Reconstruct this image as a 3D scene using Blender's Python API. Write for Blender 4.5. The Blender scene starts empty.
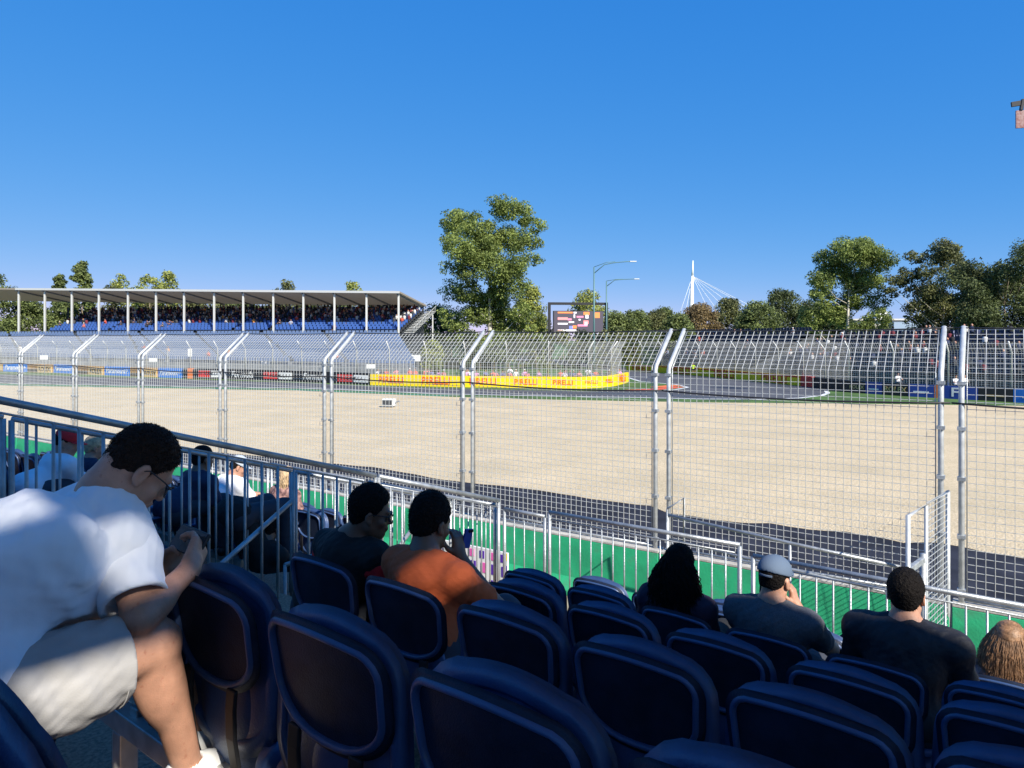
import bpy, math, random
import numpy as np
from mathutils import Vector, Matrix
random.seed(7); rng = np.random.default_rng(7)
SC = bpy.context.scene; COL = SC.collection
F = 710.0; HC = 4.4; HY = 340.0
R = math.radians
def W(px, py, Y):                       # a point seen at this spot of the picture at distance Y
    return Vector(((px-512)/F*Y, Y, HC-(py-HY)/F*Y))
def G(px, py):                          # a point of the ground seen there
    Y = F*HC/(py-HY); return Vector(((px-512)/F*Y, Y, 0))
DX, DY = .789, .614
def S(p, t, z=0): return Vector((DY*p-DX*t, DX*p+DY*t, z))   # stand coordinates: p ahead, t to the left
SROT = math.atan2(-DY, DX)
FX, FY = .565, .825
def FN(q, s, z=0): return Vector((FX*q-FY*s, FY*q+FX*s, z))  # trackside fence coordinates
FROT = math.atan2(-FX, FY)
def solve_t(px, p):
    u = (px-512)/F; return p*(DY-DX*u)/(DX+DY*u)
def rowp(k): return 1.02+.9*k
def deck(k): return 2.9-.29*k

# ------------------------------------------------------------------ naming
def tag(o, label=None, cat=None, group=None, kind=None):
    if label: o['label'] = label
    if cat: o['category'] = cat
    if group: o['group'] = group
    if kind: o['kind'] = kind
    return o
def empty(name, loc=(0,0,0), rz=0, label=None, cat=None, group=None):
    o = bpy.data.objects.new(name, None); COL.objects.link(o)
    o.location = loc; o.rotation_euler = (0,0,rz); o.empty_display_size = .1
    return tag(o, label, cat, group)
def link(name, me, mats, parent=None, loc=None):
    o = bpy.data.objects.new(name, me); COL.objects.link(o)
    if mats is not None:
        for m in (mats if isinstance(mats, (list,tuple)) else [mats]): me.materials.append(m)
    if parent: o.parent = parent
    if loc is not None: o.location = loc
    return o
def kids(o): return [c for c in list(bpy.data.objects) if c.parent is o]
def snapshot(o): return (o, [snapshot(c) for c in kids(o)])
def copy_tree(sn, parent=None):
    o, ch = sn; c = o.copy(); COL.objects.link(c); c.parent = parent
    for x in ch: copy_tree(x, c)
    return c
ORD = ['first','second','third','fourth','fifth','sixth','seventh','eighth','ninth','tenth','eleventh','twelfth','thirteenth','fourteenth','fifteenth','sixteenth','seventeenth','eighteenth','nineteenth','twentieth']

# ------------------------------------------------------------------ materials
def mat(name, col, rough=.6, metal=0, var=0, vscale=5, bump=0, bscale=40, col2=None, spec=.5, sheen=0, coat=0, detail=3, sss=0, stain=None):
    m = bpy.data.materials.new(name); m.use_nodes = True; nt = m.node_tree; N = nt.nodes; L = nt.links
    b = N['Principled BSDF']
    b.inputs['Base Color'].default_value = (*col, 1); b.inputs['Roughness'].default_value = rough
    b.inputs['Metallic'].default_value = metal; b.inputs['Specular IOR Level'].default_value = spec
    if sheen: b.inputs['Sheen Weight'].default_value = sheen
    if coat: b.inputs['Coat Weight'].default_value = coat
    if sss:
        b.inputs['Subsurface Weight'].default_value = sss
        b.inputs['Subsurface Radius'].default_value = (.012,.005,.003); b.inputs['Subsurface Scale'].default_value = 1
    tc = N.new('ShaderNodeTexCoord')
    if var or col2:
        n = N.new('ShaderNodeTexNoise'); n.inputs['Scale'].default_value = vscale; n.inputs['Detail'].default_value = detail
        L.new(tc.outputs['Object'], n.inputs['Vector'])
        r = N.new('ShaderNodeValToRGB'); L.new(n.outputs['Fac'], r.inputs['Fac'])
        c2 = col2 or tuple(min(1,c*(1+var)) for c in col); c1 = col if col2 else tuple(c*(1-var) for c in col)
        r.color_ramp.elements[0].position = .35; r.color_ramp.elements[0].color = (*c1,1)
        r.color_ramp.elements[1].position = .65; r.color_ramp.elements[1].color = (*c2,1)
        out = r.outputs['Color']
        if stain:
            n3 = N.new('ShaderNodeTexNoise'); n3.inputs['Scale'].default_value = stain[1]; n3.inputs['Detail'].default_value = 6
            L.new(tc.outputs['Object'], n3.inputs['Vector'])
            r3 = N.new('ShaderNodeValToRGB'); L.new(n3.outputs['Fac'], r3.inputs['Fac'])
            r3.color_ramp.elements[0].position = stain[2]; r3.color_ramp.elements[1].position = stain[2]+.12
            mx = N.new('ShaderNodeMix'); mx.data_type = 'RGBA'
            L.new(r3.outputs['Color'], mx.inputs['Factor']); L.new(out, mx.inputs['A']); mx.inputs['B'].default_value = (*stain[0],1)
            out = mx.outputs['Result']
        L.new(out, b.inputs['Base Color'])
    if bump:
        n2 = N.new('ShaderNodeTexNoise'); n2.inputs['Scale'].default_value = bscale; n2.inputs['Detail'].default_value = 4
        L.new(tc.outputs['Object'], n2.inputs['Vector'])
        bp = N.new('ShaderNodeBump'); bp.inputs['Strength'].default_value = bump; bp.inputs['Distance'].default_value = .02
        L.new(n2.outputs['Fac'], bp.inputs['Height']); L.new(bp.outputs['Normal'], b.inputs['Normal'])
    return m
M = {}
M['steel'] = mat('galvanised_steel', (.33,.35,.36), .42, .55, .18, 9, .15, 60)
M['steel_dull'] = mat('weathered_galvanised_steel', (.36,.38,.39), .55, .45, .2, 12, .2, 50)
M['post'] = mat('galvanised_post', (.50,.52,.52), .5, .3, .15, 9, .15, 60)
M['wire'] = mat('galvanised_wire', (.60,.60,.56), .5, .25)
M['cable'] = mat('black_cable', (.015,.015,.018), .6)
M['concrete'] = mat('concrete', (.42,.40,.36), .9, 0, .15, 6, .3, 40)
M['green'] = mat('green_painted_concrete', (.014,.33,.145), .8, 0, .2, 2.2, .2, 30, stain=((.045,.25,.13), 2.2, .55))
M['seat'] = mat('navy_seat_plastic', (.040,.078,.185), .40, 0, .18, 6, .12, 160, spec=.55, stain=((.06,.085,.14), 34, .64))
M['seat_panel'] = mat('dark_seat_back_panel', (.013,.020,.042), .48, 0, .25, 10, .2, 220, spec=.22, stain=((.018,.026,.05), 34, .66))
M['strap'] = mat('black_bracket_plastic', (.013,.013,.015), .55)
M['beam'] = mat('pale_aluminium_beam', (.50,.49,.46), .45, .5, .15, 15)
M['deck'] = mat('brown_plywood_deck', (.27,.17,.11), .85, 0, .35, 60, .3, 120, detail=6)
M['gravel'] = None
M['asphalt'] = mat('track_asphalt', (.075,.077,.085), .9, 0, .12, .25, .3, 30)
M['asphalt_dark'] = mat('dark_navy_asphalt', (.022,.024,.034), .9, 0, .35, 1.2, .3, 30, spec=.2)  # dark navy base for the strip between barrier and gravel
M['grass'] = mat('grass', (.055,.115,.02), .95, 0, .35, .5, .3, 20)
M['earth'] = mat('pale_gravel_ground', (.30,.26,.19), .95, 0, .2, 3, .3, 40)
M['white'] = mat('white_paint', (.75,.75,.72), .5)
M['red'] = mat('red_paint', (.65,.035,.025), .5); M['orange'] = mat('orange_paint', (.75,.18,.02), .5)
M['yellow'] = mat('yellow_vinyl', (.85,.62,.01), .45, var=.08, vscale=.5)
M['blue'] = mat('bright_blue_vinyl', (.02,.20,.66), .45, var=.08, vscale=.5)
M['navyv'] = mat('navy_vinyl', (.015,.05,.28), .45, var=.1, vscale=.5)
M['gold'] = mat('brown_gold_vinyl', (.36,.20,.06), .5, var=.15, vscale=1)
M['goldl'] = mat('pale_gold_vinyl', (.62,.42,.16), .5)
M['black'] = mat('black_vinyl', (.012,.012,.014), .5)
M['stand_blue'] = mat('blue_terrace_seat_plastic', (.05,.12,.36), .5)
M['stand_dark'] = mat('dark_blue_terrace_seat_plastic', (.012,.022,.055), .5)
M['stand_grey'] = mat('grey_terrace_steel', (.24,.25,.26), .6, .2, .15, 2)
M['stand_charcoal'] = mat('dark_terrace_cladding', (.04,.045,.05), .8)  # near-black grey for risers, cladding and window panes
M['bark'] = mat('bark', (.20,.16,.11), .95, 0, .3, 3, .4, 10)
M['bark_pale'] = mat('pale_gum_bark', (.50,.46,.38), .9, 0, .2, 2, .3, 10)
M['purple'] = mat('purple_vinyl', (.09,.02,.33), .5); M['pink'] = mat('pink_vinyl', (.75,.12,.42), .5)
def gravel_mat():
    m = bpy.data.materials.new('pale_gravel'); m.use_nodes = True; N = m.node_tree.nodes; L = m.node_tree.links
    b = N['Principled BSDF']; b.inputs['Roughness'].default_value = .95; b.inputs['Specular IOR Level'].default_value = .1
    tc = N.new('ShaderNodeTexCoord')
    def nz(s, d=4):
        n = N.new('ShaderNodeTexNoise'); n.inputs['Scale'].default_value = s; n.inputs['Detail'].default_value = d
        L.new(tc.outputs['Object'], n.inputs['Vector']); return n
    v = N.new('ShaderNodeTexVoronoi'); v.inputs['Scale'].default_value = 22; L.new(tc.outputs['Object'], v.inputs['Vector'])
    r = N.new('ShaderNodeValToRGB'); L.new(v.outputs['Color'], r.inputs['Fac'])
    r.color_ramp.elements[0].color = (.46,.37,.235,1); r.color_ramp.elements[1].color = (.65,.54,.37,1)
    n = nz(.35, 5); r2 = N.new('ShaderNodeValToRGB'); L.new(n.outputs['Fac'], r2.inputs['Fac'])
    r2.color_ramp.elements[0].position = .3; r2.color_ramp.elements[0].color = (.86,.86,.84,1); r2.color_ramp.elements[1].position = .7; r2.color_ramp.elements[1].color = (1.08,1.06,1.03,1)
    mx = N.new('ShaderNodeMix'); mx.data_type = 'RGBA'; mx.blend_type = 'MULTIPLY'; mx.inputs['Factor'].default_value = 1
    L.new(r.outputs['Color'], mx.inputs['A']); L.new(r2.outputs['Color'], mx.inputs['B'])
    L.new(mx.outputs['Result'], b.inputs['Base Color'])
    bp = N.new('ShaderNodeBump'); bp.inputs['Strength'].default_value = .5; bp.inputs['Distance'].default_value = .04
    L.new(v.outputs['Distance'], bp.inputs['Height']); L.new(bp.outputs['Normal'], b.inputs['Normal'])
    return m
M['gravel'] = gravel_mat()
def leaf_mat(name, dark, light, trans=.25):
    m = bpy.data.materials.new(name); m.use_nodes = True; N = m.node_tree.nodes; L = m.node_tree.links
    b = N['Principled BSDF']; b.inputs['Roughness'].default_value = .6; b.inputs['Specular IOR Level'].default_value = .3
    a = N.new('ShaderNodeAttribute'); a.attribute_name = 'tone'
    r = N.new('ShaderNodeValToRGB'); L.new(a.outputs['Fac'], r.inputs['Fac'])
    r.color_ramp.elements[0].color = (*dark,1); r.color_ramp.elements[1].color = (*light,1)
    L.new(r.outputs['Color'], b.inputs['Base Color'])
    t = N.new('ShaderNodeBsdfTranslucent'); L.new(r.outputs['Color'], t.inputs['Color'])
    mx = N.new('ShaderNodeMixShader'); mx.inputs[0].default_value = trans
    L.new(b.outputs[0], mx.inputs[1]); L.new(t.outputs[0], mx.inputs[2]); L.new(mx.outputs[0], N['Material Output'].inputs[0])
    return m
M['roof_added'] = mat('added_roof_fabric', (.42,.36,.29), .8, 0, .08, .3)  # for the unseen roof added to shade our own stand
M['roof'] = leaf_mat('translucent_taupe_fabric', (.48,.43,.36), (.48,.43,.36), .5)
def person_mat(name):                       # the clothing colour of each spectator sits on the object
    m = bpy.data.materials.new(name); m.use_nodes = True; N = m.node_tree.nodes; L = m.node_tree.links
    b = N['Principled BSDF']; b.inputs['Roughness'].default_value = .85
    o = N.new('ShaderNodeObjectInfo'); L.new(o.outputs['Color'], b.inputs['Base Color']); return m
M['crowd_shirt'] = person_mat('spectator_shirt_fabric')

# ------------------------------------------------------------------ mesh builder
class MB:
    def __init__(s): s.v = []; s.f = []; s.m = []
    def add(s, vs, fs, mi=0):
        b = len(s.v); s.v += [tuple(v) for v in vs]; s.f += [tuple(i+b for i in f) for f in fs]; s.m += [mi]*len(fs)
    def box(s, c, d, rz=0, mi=0, rot=None):
        x,y,z = d[0]/2,d[1]/2,d[2]/2
        mt = rot or Matrix.Rotation(rz,3,'Z'); c = Vector(c)
        vs = [c+mt@Vector((a*x,b*y,e*z)) for e in (-1,1) for a,b in ((-1,-1),(1,-1),(1,1),(-1,1))]
        s.add(vs, [(3,2,1,0),(4,5,6,7),(0,1,5,4),(1,2,6,5),(2,3,7,6),(3,0,4,7)], mi)
    def beam(s, a, b, w, h, mi=0):          # a box between two points
        a = Vector(a); b = Vector(b); d = (b-a); L = d.length; d.normalize()
        up = Vector((0,0,1)) if abs(d.z) < .9 else Vector((0,1,0))
        x = d.cross(up).normalized(); z = x.cross(d)
        vs = []
        for q in (a,b):
            for i,j in ((-1,-1),(1,-1),(1,1),(-1,1)): vs.append(q+x*(i*w/2)+z*(j*h/2))
        s.add(vs, [(0,1,2,3),(7,6,5,4),(1,0,4,5),(2,1,5,6),(3,2,6,7),(0,3,7,4)], mi)
    def tube(s, pts, r, n=8, mi=0, cap=True):
        pts = [Vector(p) for p in pts]; k = len(pts)
        rs = r if isinstance(r,(list,tuple)) else [r]*k
        vs = []; prev = None
        for i,p in enumerate(pts):
            d = (pts[min(i+1,k-1)]-pts[max(i-1,0)])
            if d.length < 1e-9: d = Vector((0,0,1))
            d.normalize()
            if prev is None:
                x = d.cross(Vector((0,0,1)));
                if x.length < .1: x = d.cross(Vector((0,1,0)))
                x.normalize()
            else:
                x = prev - d*prev.dot(d); x.normalize()
            prev = x; y = d.cross(x)
            for j in range(n):
                a = 2*math.pi*j/n+math.pi/n; vs.append(p+(x*math.cos(a)+y*math.sin(a))*rs[i])
        fs = [(i*n+j, i*n+(j+1)%n, (i+1)*n+(j+1)%n, (i+1)*n+j) for i in range(k-1) for j in range(n)]
        if cap: fs += [tuple(range(n-1,-1,-1)), tuple((k-1)*n+j for j in range(n))]
        s.add(vs, fs, mi)
    def loft(s, rings, cap0=True, cap1=True, mi=0, closed=True):
        n = len(rings[0]); vs = [v for r in rings for v in r]; fs = []
        for i in range(len(rings)-1):
            for j in range(n if closed else n-1):
                fs.append((i*n+j, i*n+(j+1)%n, (i+1)*n+(j+1)%n, (i+1)*n+j))
        if cap0: fs.append(tuple(range(n-1,-1,-1)))
        if cap1: fs.append(tuple((len(rings)-1)*n+j for j in range(n)))
        s.add(vs, fs, mi)
    def mesh(s, name, smooth=False, fix=True):
        me = bpy.data.meshes.new(name); me.from_pydata(s.v, [], s.f)
        me.polygons.foreach_set('material_index', s.m)
        if fix:
            import bmesh
            bm = bmesh.new(); bm.from_mesh(me); bmesh.ops.recalc_face_normals(bm, faces=bm.faces); bm.to_mesh(me); bm.free()
        if smooth: me.shade_smooth()
        me.update(); return me
    def build(s, name, mats, parent=None, loc=None, smooth=False, bevel=0, sub=0, angle=None, fix=True):
        o = link(name, s.mesh(name, smooth or bool(sub), fix), mats, parent, loc)
        if bevel:
            b = o.modifiers.new('bevel','BEVEL'); b.width = bevel; b.segments = 2; b.limit_method = 'ANGLE'
        if sub:
            q = o.modifiers.new('sub','SUBSURF'); q.levels = sub; q.render_levels = sub
        return o
def sheet(name, pts, z, m, label=None, kind='structure'):
    me = bpy.data.meshes.new(name); me.from_pydata([(p[0],p[1],z) for p in pts], [], [tuple(range(len(pts)))])
    import bmesh
    bm = bmesh.new(); bm.from_mesh(me)
    for f in bm.faces:
        f.normal_update()
        if f.normal.z < 0: f.normal_flip()
    bmesh.ops.triangulate(bm, faces=bm.faces); bm.to_mesh(me); bm.free()
    o = link(name, me, m); tag(o, kind=kind); return o

def text_mesh(txt, size, depth=.01, shear=0, bold=0, rs=None):
    c = bpy.data.curves.new('lettering', 'FONT'); c.body = txt; c.size = size; c.extrude = depth; c.shear = shear; c.offset = bold
    c.align_x = 'CENTER'; c.align_y = 'CENTER'; c.resolution_u = 2
    o = bpy.data.objects.new('lettering', c); COL.objects.link(o); bpy.context.view_layer.update()
    me = bpy.data.meshes.new_from_object(o.evaluated_get(bpy.context.evaluated_depsgraph_get()))
    bpy.data.objects.remove(o); bpy.data.curves.remove(c); me.materials.clear(); return me

# ------------------------------------------------------------------ distance fields for bodies and cloth
class Field:
    def __init__(s, lo, hi, h):
        s.lo = np.array(lo, float); s.h = h; s.n = np.ceil((np.array(hi)-s.lo)/h).astype(int)+1
        s.D = np.full(s.n, 1.0, np.float32)
        s.ax = [(s.lo[i]+np.arange(s.n[i])*h).astype(np.float32) for i in range(3)]
    def _win(s, lo, hi):
        a = np.clip(np.floor((np.array(lo)-s.lo)/s.h).astype(int), 0, s.n); b = np.clip(np.ceil((np.array(hi)-s.lo)/s.h).astype(int)+1, 0, s.n)
        sl = tuple(slice(a[i], b[i]) for i in range(3))
        if any(b[i] <= a[i] for i in range(3)): return None, None
        return sl, (s.ax[0][sl[0]][:,None,None], s.ax[1][sl[1]][None,:,None], s.ax[2][sl[2]][None,None,:])
    def op(s, fn, lo, hi, k=.02, sub=False):
        mg = k+s.h*2+.01
        sl, P = s._win(np.array(lo)-mg, np.array(hi)+mg)
        if sl is None: return
        d = fn(*P); a = s.D[sl]
        if sub:
            hh = np.clip(.5-.5*(a+d)/k, 0, 1); s.D[sl] = a*(1-hh)-d*hh+k*hh*(1-hh)
        else:
            hh = np.clip(.5+.5*(a-d)/k, 0, 1); s.D[sl] = a*(1-hh)+d*hh-k*hh*(1-hh)
    def cone(s, a, b, ra, rb, k=.02, sub=False):
        a = np.array(a, float); b = np.array(b, float); ba = b-a; L2 = max(float(ba@ba), 1e-9); r = max(ra, rb)
        def fn(X,Y,Z):
            px, py, pz = X-a[0], Y-a[1], Z-a[2]
            h = np.clip((px*ba[0]+py*ba[1]+pz*ba[2])/L2, 0, 1)
            return np.sqrt((px-h*ba[0])**2+(py-h*ba[1])**2+(pz-h*ba[2])**2)-(ra+(rb-ra)*h)
        s.op(fn, np.minimum(a,b)-r, np.maximum(a,b)+r, k, sub)
    def ell(s, c, r, ax=None, k=.02, sub=False):
        c = np.array(c, float); r = np.array(r, float); A = np.eye(3) if ax is None else np.array([list(v) for v in ax], float)
        def fn(X,Y,Z):
            px, py, pz = X-c[0], Y-c[1], Z-c[2]
            q = [(px*A[i][0]+py*A[i][1]+pz*A[i][2])/r[i] for i in range(3)]
            k0 = np.sqrt(q[0]**2+q[1]**2+q[2]**2); k1 = np.sqrt((q[0]/r[0])**2+(q[1]/r[1])**2+(q[2]/r[2])**2)
            return k0*(k0-1)/np.maximum(k1, 1e-6)
        m = max(r); s.op(fn, c-m, c+m, k, sub)
    def plane(s, c, n, lo=None, hi=None, k=.004):   # keep the side the normal points away from
        n = np.array(n, float); n /= np.linalg.norm(n); c = np.array(c, float)
        lo = s.lo if lo is None else lo; hi = s.lo+s.n*s.h if hi is None else hi
        s.op(lambda X,Y,Z: -((X-c[0])*n[0]+(Y-c[1])*n[1]+(Z-c[2])*n[2]), lo, hi, k, True)
    def noise(s, amp, freq, seed=0, aniso=(1,1,1)):
        rs = np.random.default_rng(seed); X,Y,Z = s.ax[0][:,None,None], s.ax[1][None,:,None], s.ax[2][None,None,:]
        band = np.abs(s.D) < .05; idx = np.nonzero(band); x = s.ax[0][idx[0]]; y = s.ax[1][idx[1]]; z = s.ax[2][idx[2]]
        v = np.zeros(len(x), np.float32)
        for i in range(7):
            w = rs.normal(size=3)*np.array(aniso)*freq*(1+.35*i); ph = rs.uniform(0,6.28)
            wx = rs.normal(size=3)*freq*.6
            v += np.sin(w[0]*x+w[1]*y+w[2]*z+ph+1.3*np.sin(wx[0]*x+wx[1]*y+wx[2]*z))/(1+.5*i)
        s.D[idx] += amp*v
    def mesh(s, name):
        D = s.D; I = D < 0; nx, ny, nz = D.shape
        c = [(i,j,k) for i in (0,1) for j in (0,1) for k in (0,1)]
        def sh(A, o): return A[o[0]:nx-1+o[0], o[1]:ny-1+o[1], o[2]:nz-1+o[2]]
        cnt = np.zeros((nx-1,ny-1,nz-1), np.uint8)
        for o in c: cnt += sh(I, o)
        mix = (cnt > 0) & (cnt < 8); cell = np.nonzero(mix); n = len(cell[0])
        idm = np.full(mix.shape, -1, np.int64); idm[cell] = np.arange(n)
        base = np.stack(cell, 1).astype(np.float32); acc = np.zeros((n,3), np.float32); num = np.zeros(n, np.float32)
        val = {o: D[cell[0]+o[0], cell[1]+o[1], cell[2]+o[2]] for o in c}
        for o in c:
            for a in range(3):
                if o[a] == 0:
                    q = list(o); q[a] = 1; q = tuple(q); va, vb = val[o], val[q]; m = (va < 0) != (vb < 0)
                    t = va[m]/(va[m]-vb[m]); p = np.tile(np.array(o, np.float32), (m.sum(),1)); p[:,a] = t
                    acc[m] += p; num[m] += 1
        V = s.lo+(base+acc/num[:,None])*s.h
        Q = []
        for a in range(3):
            b, d = (a+1)%3, (a+2)%3
            A0 = [slice(None)]*3; A1 = [slice(None)]*3; A0[a] = slice(0,-1); A1[a] = slice(1,None)
            i0 = I[tuple(A0)]; i1 = I[tuple(A1)]
            e = np.stack(np.nonzero(i0 != i1), 1)
            e = e[(e[:,b] > 0) & (e[:,d] > 0) & (e[:,b] < D.shape[b]-1) & (e[:,d] < D.shape[d]-1)]
            ins = I[e[:,0], e[:,1], e[:,2]]
            def cid(db, dd):
                q = e.copy(); q[:,b] -= db; q[:,d] -= dd; return idm[q[:,0], q[:,1], q[:,2]]
            q = np.stack([cid(1,1), cid(0,1), cid(0,0), cid(1,0)], 1)
            q[~ins] = q[~ins][:, ::-1]; Q.append(q)
        Q = np.concatenate(Q); Q = Q[(Q >= 0).all(1)]
        me = bpy.data.meshes.new(name); me.vertices.add(len(V)); me.vertices.foreach_set('co', V.astype(np.float32).ravel())
        me.loops.add(len(Q)*4); me.loops.foreach_set('vertex_index', Q.ravel().astype(np.int32))
        me.polygons.add(len(Q)); me.polygons.foreach_set('loop_start', np.arange(len(Q), dtype=np.int32)*4)
        me.update(calc_edges=True); me.validate(); me.shade_smooth(); return me
ADDED_ROOF_BAYS = [(-12.1, -4.35, -3.3, 1.85), (-4.35, -3.45, -3.3, -1.28), (-4.35, -3.62, -0.92, 2.2), (-3.62, -3.45, -0.92, 0.0), (-3.62, -3.45, 0.4, 2.2), (-3.45, -3.3, -3.3, 0.0), (-3.45, -3.3, 0.4, 2.2), (-3.62, -3.598, 0.0, 0.4), (-3.58, -3.569, 0.0, 0.4), (-3.56, -3.549, 0.0, 0.4), (-3.54, -3.529, 0.0, 0.4), (-3.52, -3.509, 0.0, 0.4), (-3.5, -3.489, 0.0, 0.4), (-3.48, -3.469, 0.0, 0.4), (-3.46, -3.449, 0.0, 0.4), (-3.44, -3.429, 0.0, 0.4), (-3.42, -3.409, 0.0, 0.4), (-3.4, -3.389, 0.0, 0.4), (-3.38, -3.369, 0.0, 0.4), (-3.36, -3.349, 0.0, 0.4), (-3.34, -3.329, 0.0, 0.4), (-3.32, -3.309, 0.0, 0.4), (-3.3, -2.95, -3.3, -0.98), (-3.3, -2.95, -0.78, 2.2), (-2.95, -2.5, -3.3, -1.6), (-2.95, -2.5, -1.0, 2.2), (-2.5, 2.8, -3.3, 2.2), (-3.3, -3.2905, -0.98, -0.78), (-3.2825, -3.273, -0.98, -0.78), (-2.95, -2.939, -1.6, -1.0), (-2.9275, -2.9165, -1.6, -1.0), (-3.265, -3.2555, -0.98, -0.78), (-3.2475, -3.238, -0.98, -0.78), (-2.905, -2.894, -1.6, -1.0), (-2.8825, -2.8715, -1.6, -1.0), (-3.23, -3.2205, -0.98, -0.78), (-3.2125, -3.203, -0.98, -0.78), (-2.86, -2.849, -1.6, -1.0), (-2.8375, -2.8265, -1.6, -1.0), (-3.195, -3.1855, -0.98, -0.78), (-3.1775, -3.168, -0.98, -0.78), (-2.815, -2.804, -1.6, -1.0), (-2.7925, -2.7815, -1.6, -1.0), (-3.16, -3.1505, -0.98, -0.78), (-3.1425, -3.133, -0.98, -0.78), (-2.77, -2.759, -1.6, -1.0), (-2.7475, -2.7365, -1.6, -1.0), (-3.125, -3.1155, -0.98, -0.78), (-3.1075, -3.098, -0.98, -0.78), (-2.725, -2.714, -1.6, -1.0), (-2.7025, -2.6915, -1.6, -1.0), (-3.09, -3.0805, -0.98, -0.78), (-3.0725, -3.063, -0.98, -0.78), (-2.68, -2.669, -1.6, -1.0), (-2.6575, -2.6465, -1.6, -1.0), (-3.055, -3.0455, -0.98, -0.78), (-3.0375, -3.028, -0.98, -0.78), (-2.635, -2.624, -1.6, -1.0), (-2.6125, -2.6015, -1.6, -1.0), (-3.02, -3.0105, -0.98, -0.78), (-3.0025, -2.993, -0.98, -0.78), (-2.59, -2.579, -1.6, -1.0), (-2.5675, -2.5565, -1.6, -1.0), (-2.985, -2.9755, -0.98, -0.78), (-2.9675, -2.958, -0.98, -0.78), (-2.545, -2.534, -1.6, -1.0), (-2.5225, -2.5115, -1.6, -1.0)]  # bays of the added roof, gaps and slats shaped to let sun patches through
SUN_AZ = 147; SUN_EL = 38; SUN_E = 4.0; SKY = (.4,.0,3.0,.10); SKYC = ((1.22,.44),(.47,1.28),(.17,3.28)); EXPO = 1.0
# ================================================================== the grandstand we sit in
stand = empty('grandstand', S(2.5, 2, 0), 0, 'tiered seating deck with brown treads that the folding navy seats stand on', 'grandstand')
sb = Vector(stand.location)
def L_(v): return Vector(v)-sb
T0, T1 = -7.0, 12.5
mb = MB(); mr = MB()
for k in range(-3, 6):
    p0 = rowp(k)-.28; z = deck(k)
    mb.box(L_(S(p0+.45, (T0+T1)/2, z-.025)), (T1-T0, .91, .05), SROT)
    mr.box(L_(S(p0+.905, (T0+T1)/2, z-.17)), (T1-T0, .02, .24), SROT)
mb.box(L_(S(6.05, (T0+T1)/2, deck(6)+.24-.0)), (T1-T0, .9, .05), SROT)
mb.build('tread', M['deck'], stand); mr.build('riser', M['stand_charcoal'], stand)
f = MB(); f.box(L_(S(6.5, (T0+T1)/2, .7)), (T1-T0, .04, 1.36), SROT); f.build('front_fascia', M['stand_charcoal'], stand)
bm_ = MB()
for k in range(-1, 6):
    bm_.box(L_(S(rowp(k)+.06, (T0+4.0)/2+.1, deck(k)+.235)), (4.0-T0, .06, .07), SROT)
    bm_.box(L_(S(rowp(k)+.06, (6.2+T1)/2, deck(k)+.235)), (T1-6.2, .06, .07), SROT)
    for t in np.arange(T0+.3, T1, 1.53):
        if 3.9 < t < 6.2: continue
        bm_.box(L_(S(rowp(k)+.06, t, deck(k)+.1)), (.06, .06, .2), SROT)
bm_.build('seat_beam', M['beam'], stand, bevel=.004)
# added unseen roof over our stand: gaps and thin slats place the sun patches
rf = MB(); rs_ = MB()
RZ = 8.0
for (t0, t1, p0, p1) in ADDED_ROOF_BAYS:
        rf.box(L_(S((p0+p1)/2, (t0+t1)/2, RZ)), (t1-t0, p1-p0, .03 if t1-t0 > .05 else .002), SROT)
for t in (-12.1, -7.2, 2.85): rs_.box(L_(S(-.8, t, RZ+.12)), (.1, 5.4, .18), SROT)
for t in (-12.1, -7.2, 2.85): rs_.box(L_(S(-3.5, t, RZ/2)), (.15, .15, RZ), SROT)
rf.build('roof', M['roof_added'], stand); rs_.build('added_roof_frame', M['steel_dull'], stand)  # shade roof and its frame, both added out of view

# ------------------------------------------------------------------ seats
def outline(w, top, bot, side, n=7, rt=.07, bow=.012, wb=None):
    """back outline in (x,z), symmetric: top edge at 'top', straight sides down to 'side', smile to 'bot'"""
    h = w/2; pts = []
    for i in range(n+1):                      # top from the middle to the right corner
        x = (h-rt)*i/n; pts.append((x, top+bow*(1-(x/(h-rt))**2)))
    for i in range(1, 6):
        a = math.pi/2*(1-i/5); pts.append((h-rt+rt*math.cos(a), top-rt+rt*math.sin(a)))
    wb = wb or h*.97
    for i in range(1, 4): q = i/3; pts.append((h+(wb-h)*q, top-rt+(side-(top-rt))*q))
    for i in range(1, 9):
        a = i/9*math.pi/2; pts.append((wb*math.cos(a)**.8, side-(side-bot)*math.sin(a)**1.1))
    pts.append((0, bot))
    left = [(-x, z) for x, z in pts[1:-1]][::-1]
    return pts+left
def inset(poly, d):
    n = len(poly); out = []
    for i in range(n):
        a, b = poly[i-1], poly[(i+1)%n]; tx, tz = b[0]-a[0], b[1]-a[1]; l = math.hypot(tx, tz) or 1
        nx, nz = tz/l, -tx/l                  # clockwise outline: the inside is to the right
        out.append((poly[i][0]-nx*d*1, poly[i][1]-nz*d))
    return out
def ring(poly, y, lean=0, z0=.4, curve=0):
    return [Vector((x, y-(z-z0)*lean+curve*x*x, z)) for x, z in poly]
def shrink(poly, s):
    cz = sum(p[1] for p in poly)/len(poly); return [(x*s, cz+(z-cz)*s) for x, z in poly]
def cap_rings(poly, y, lean, z0, cv): return [ring(shrink(poly, s), y, lean, z0, cv) for s in (.8,.55,.3,.02)]
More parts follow.
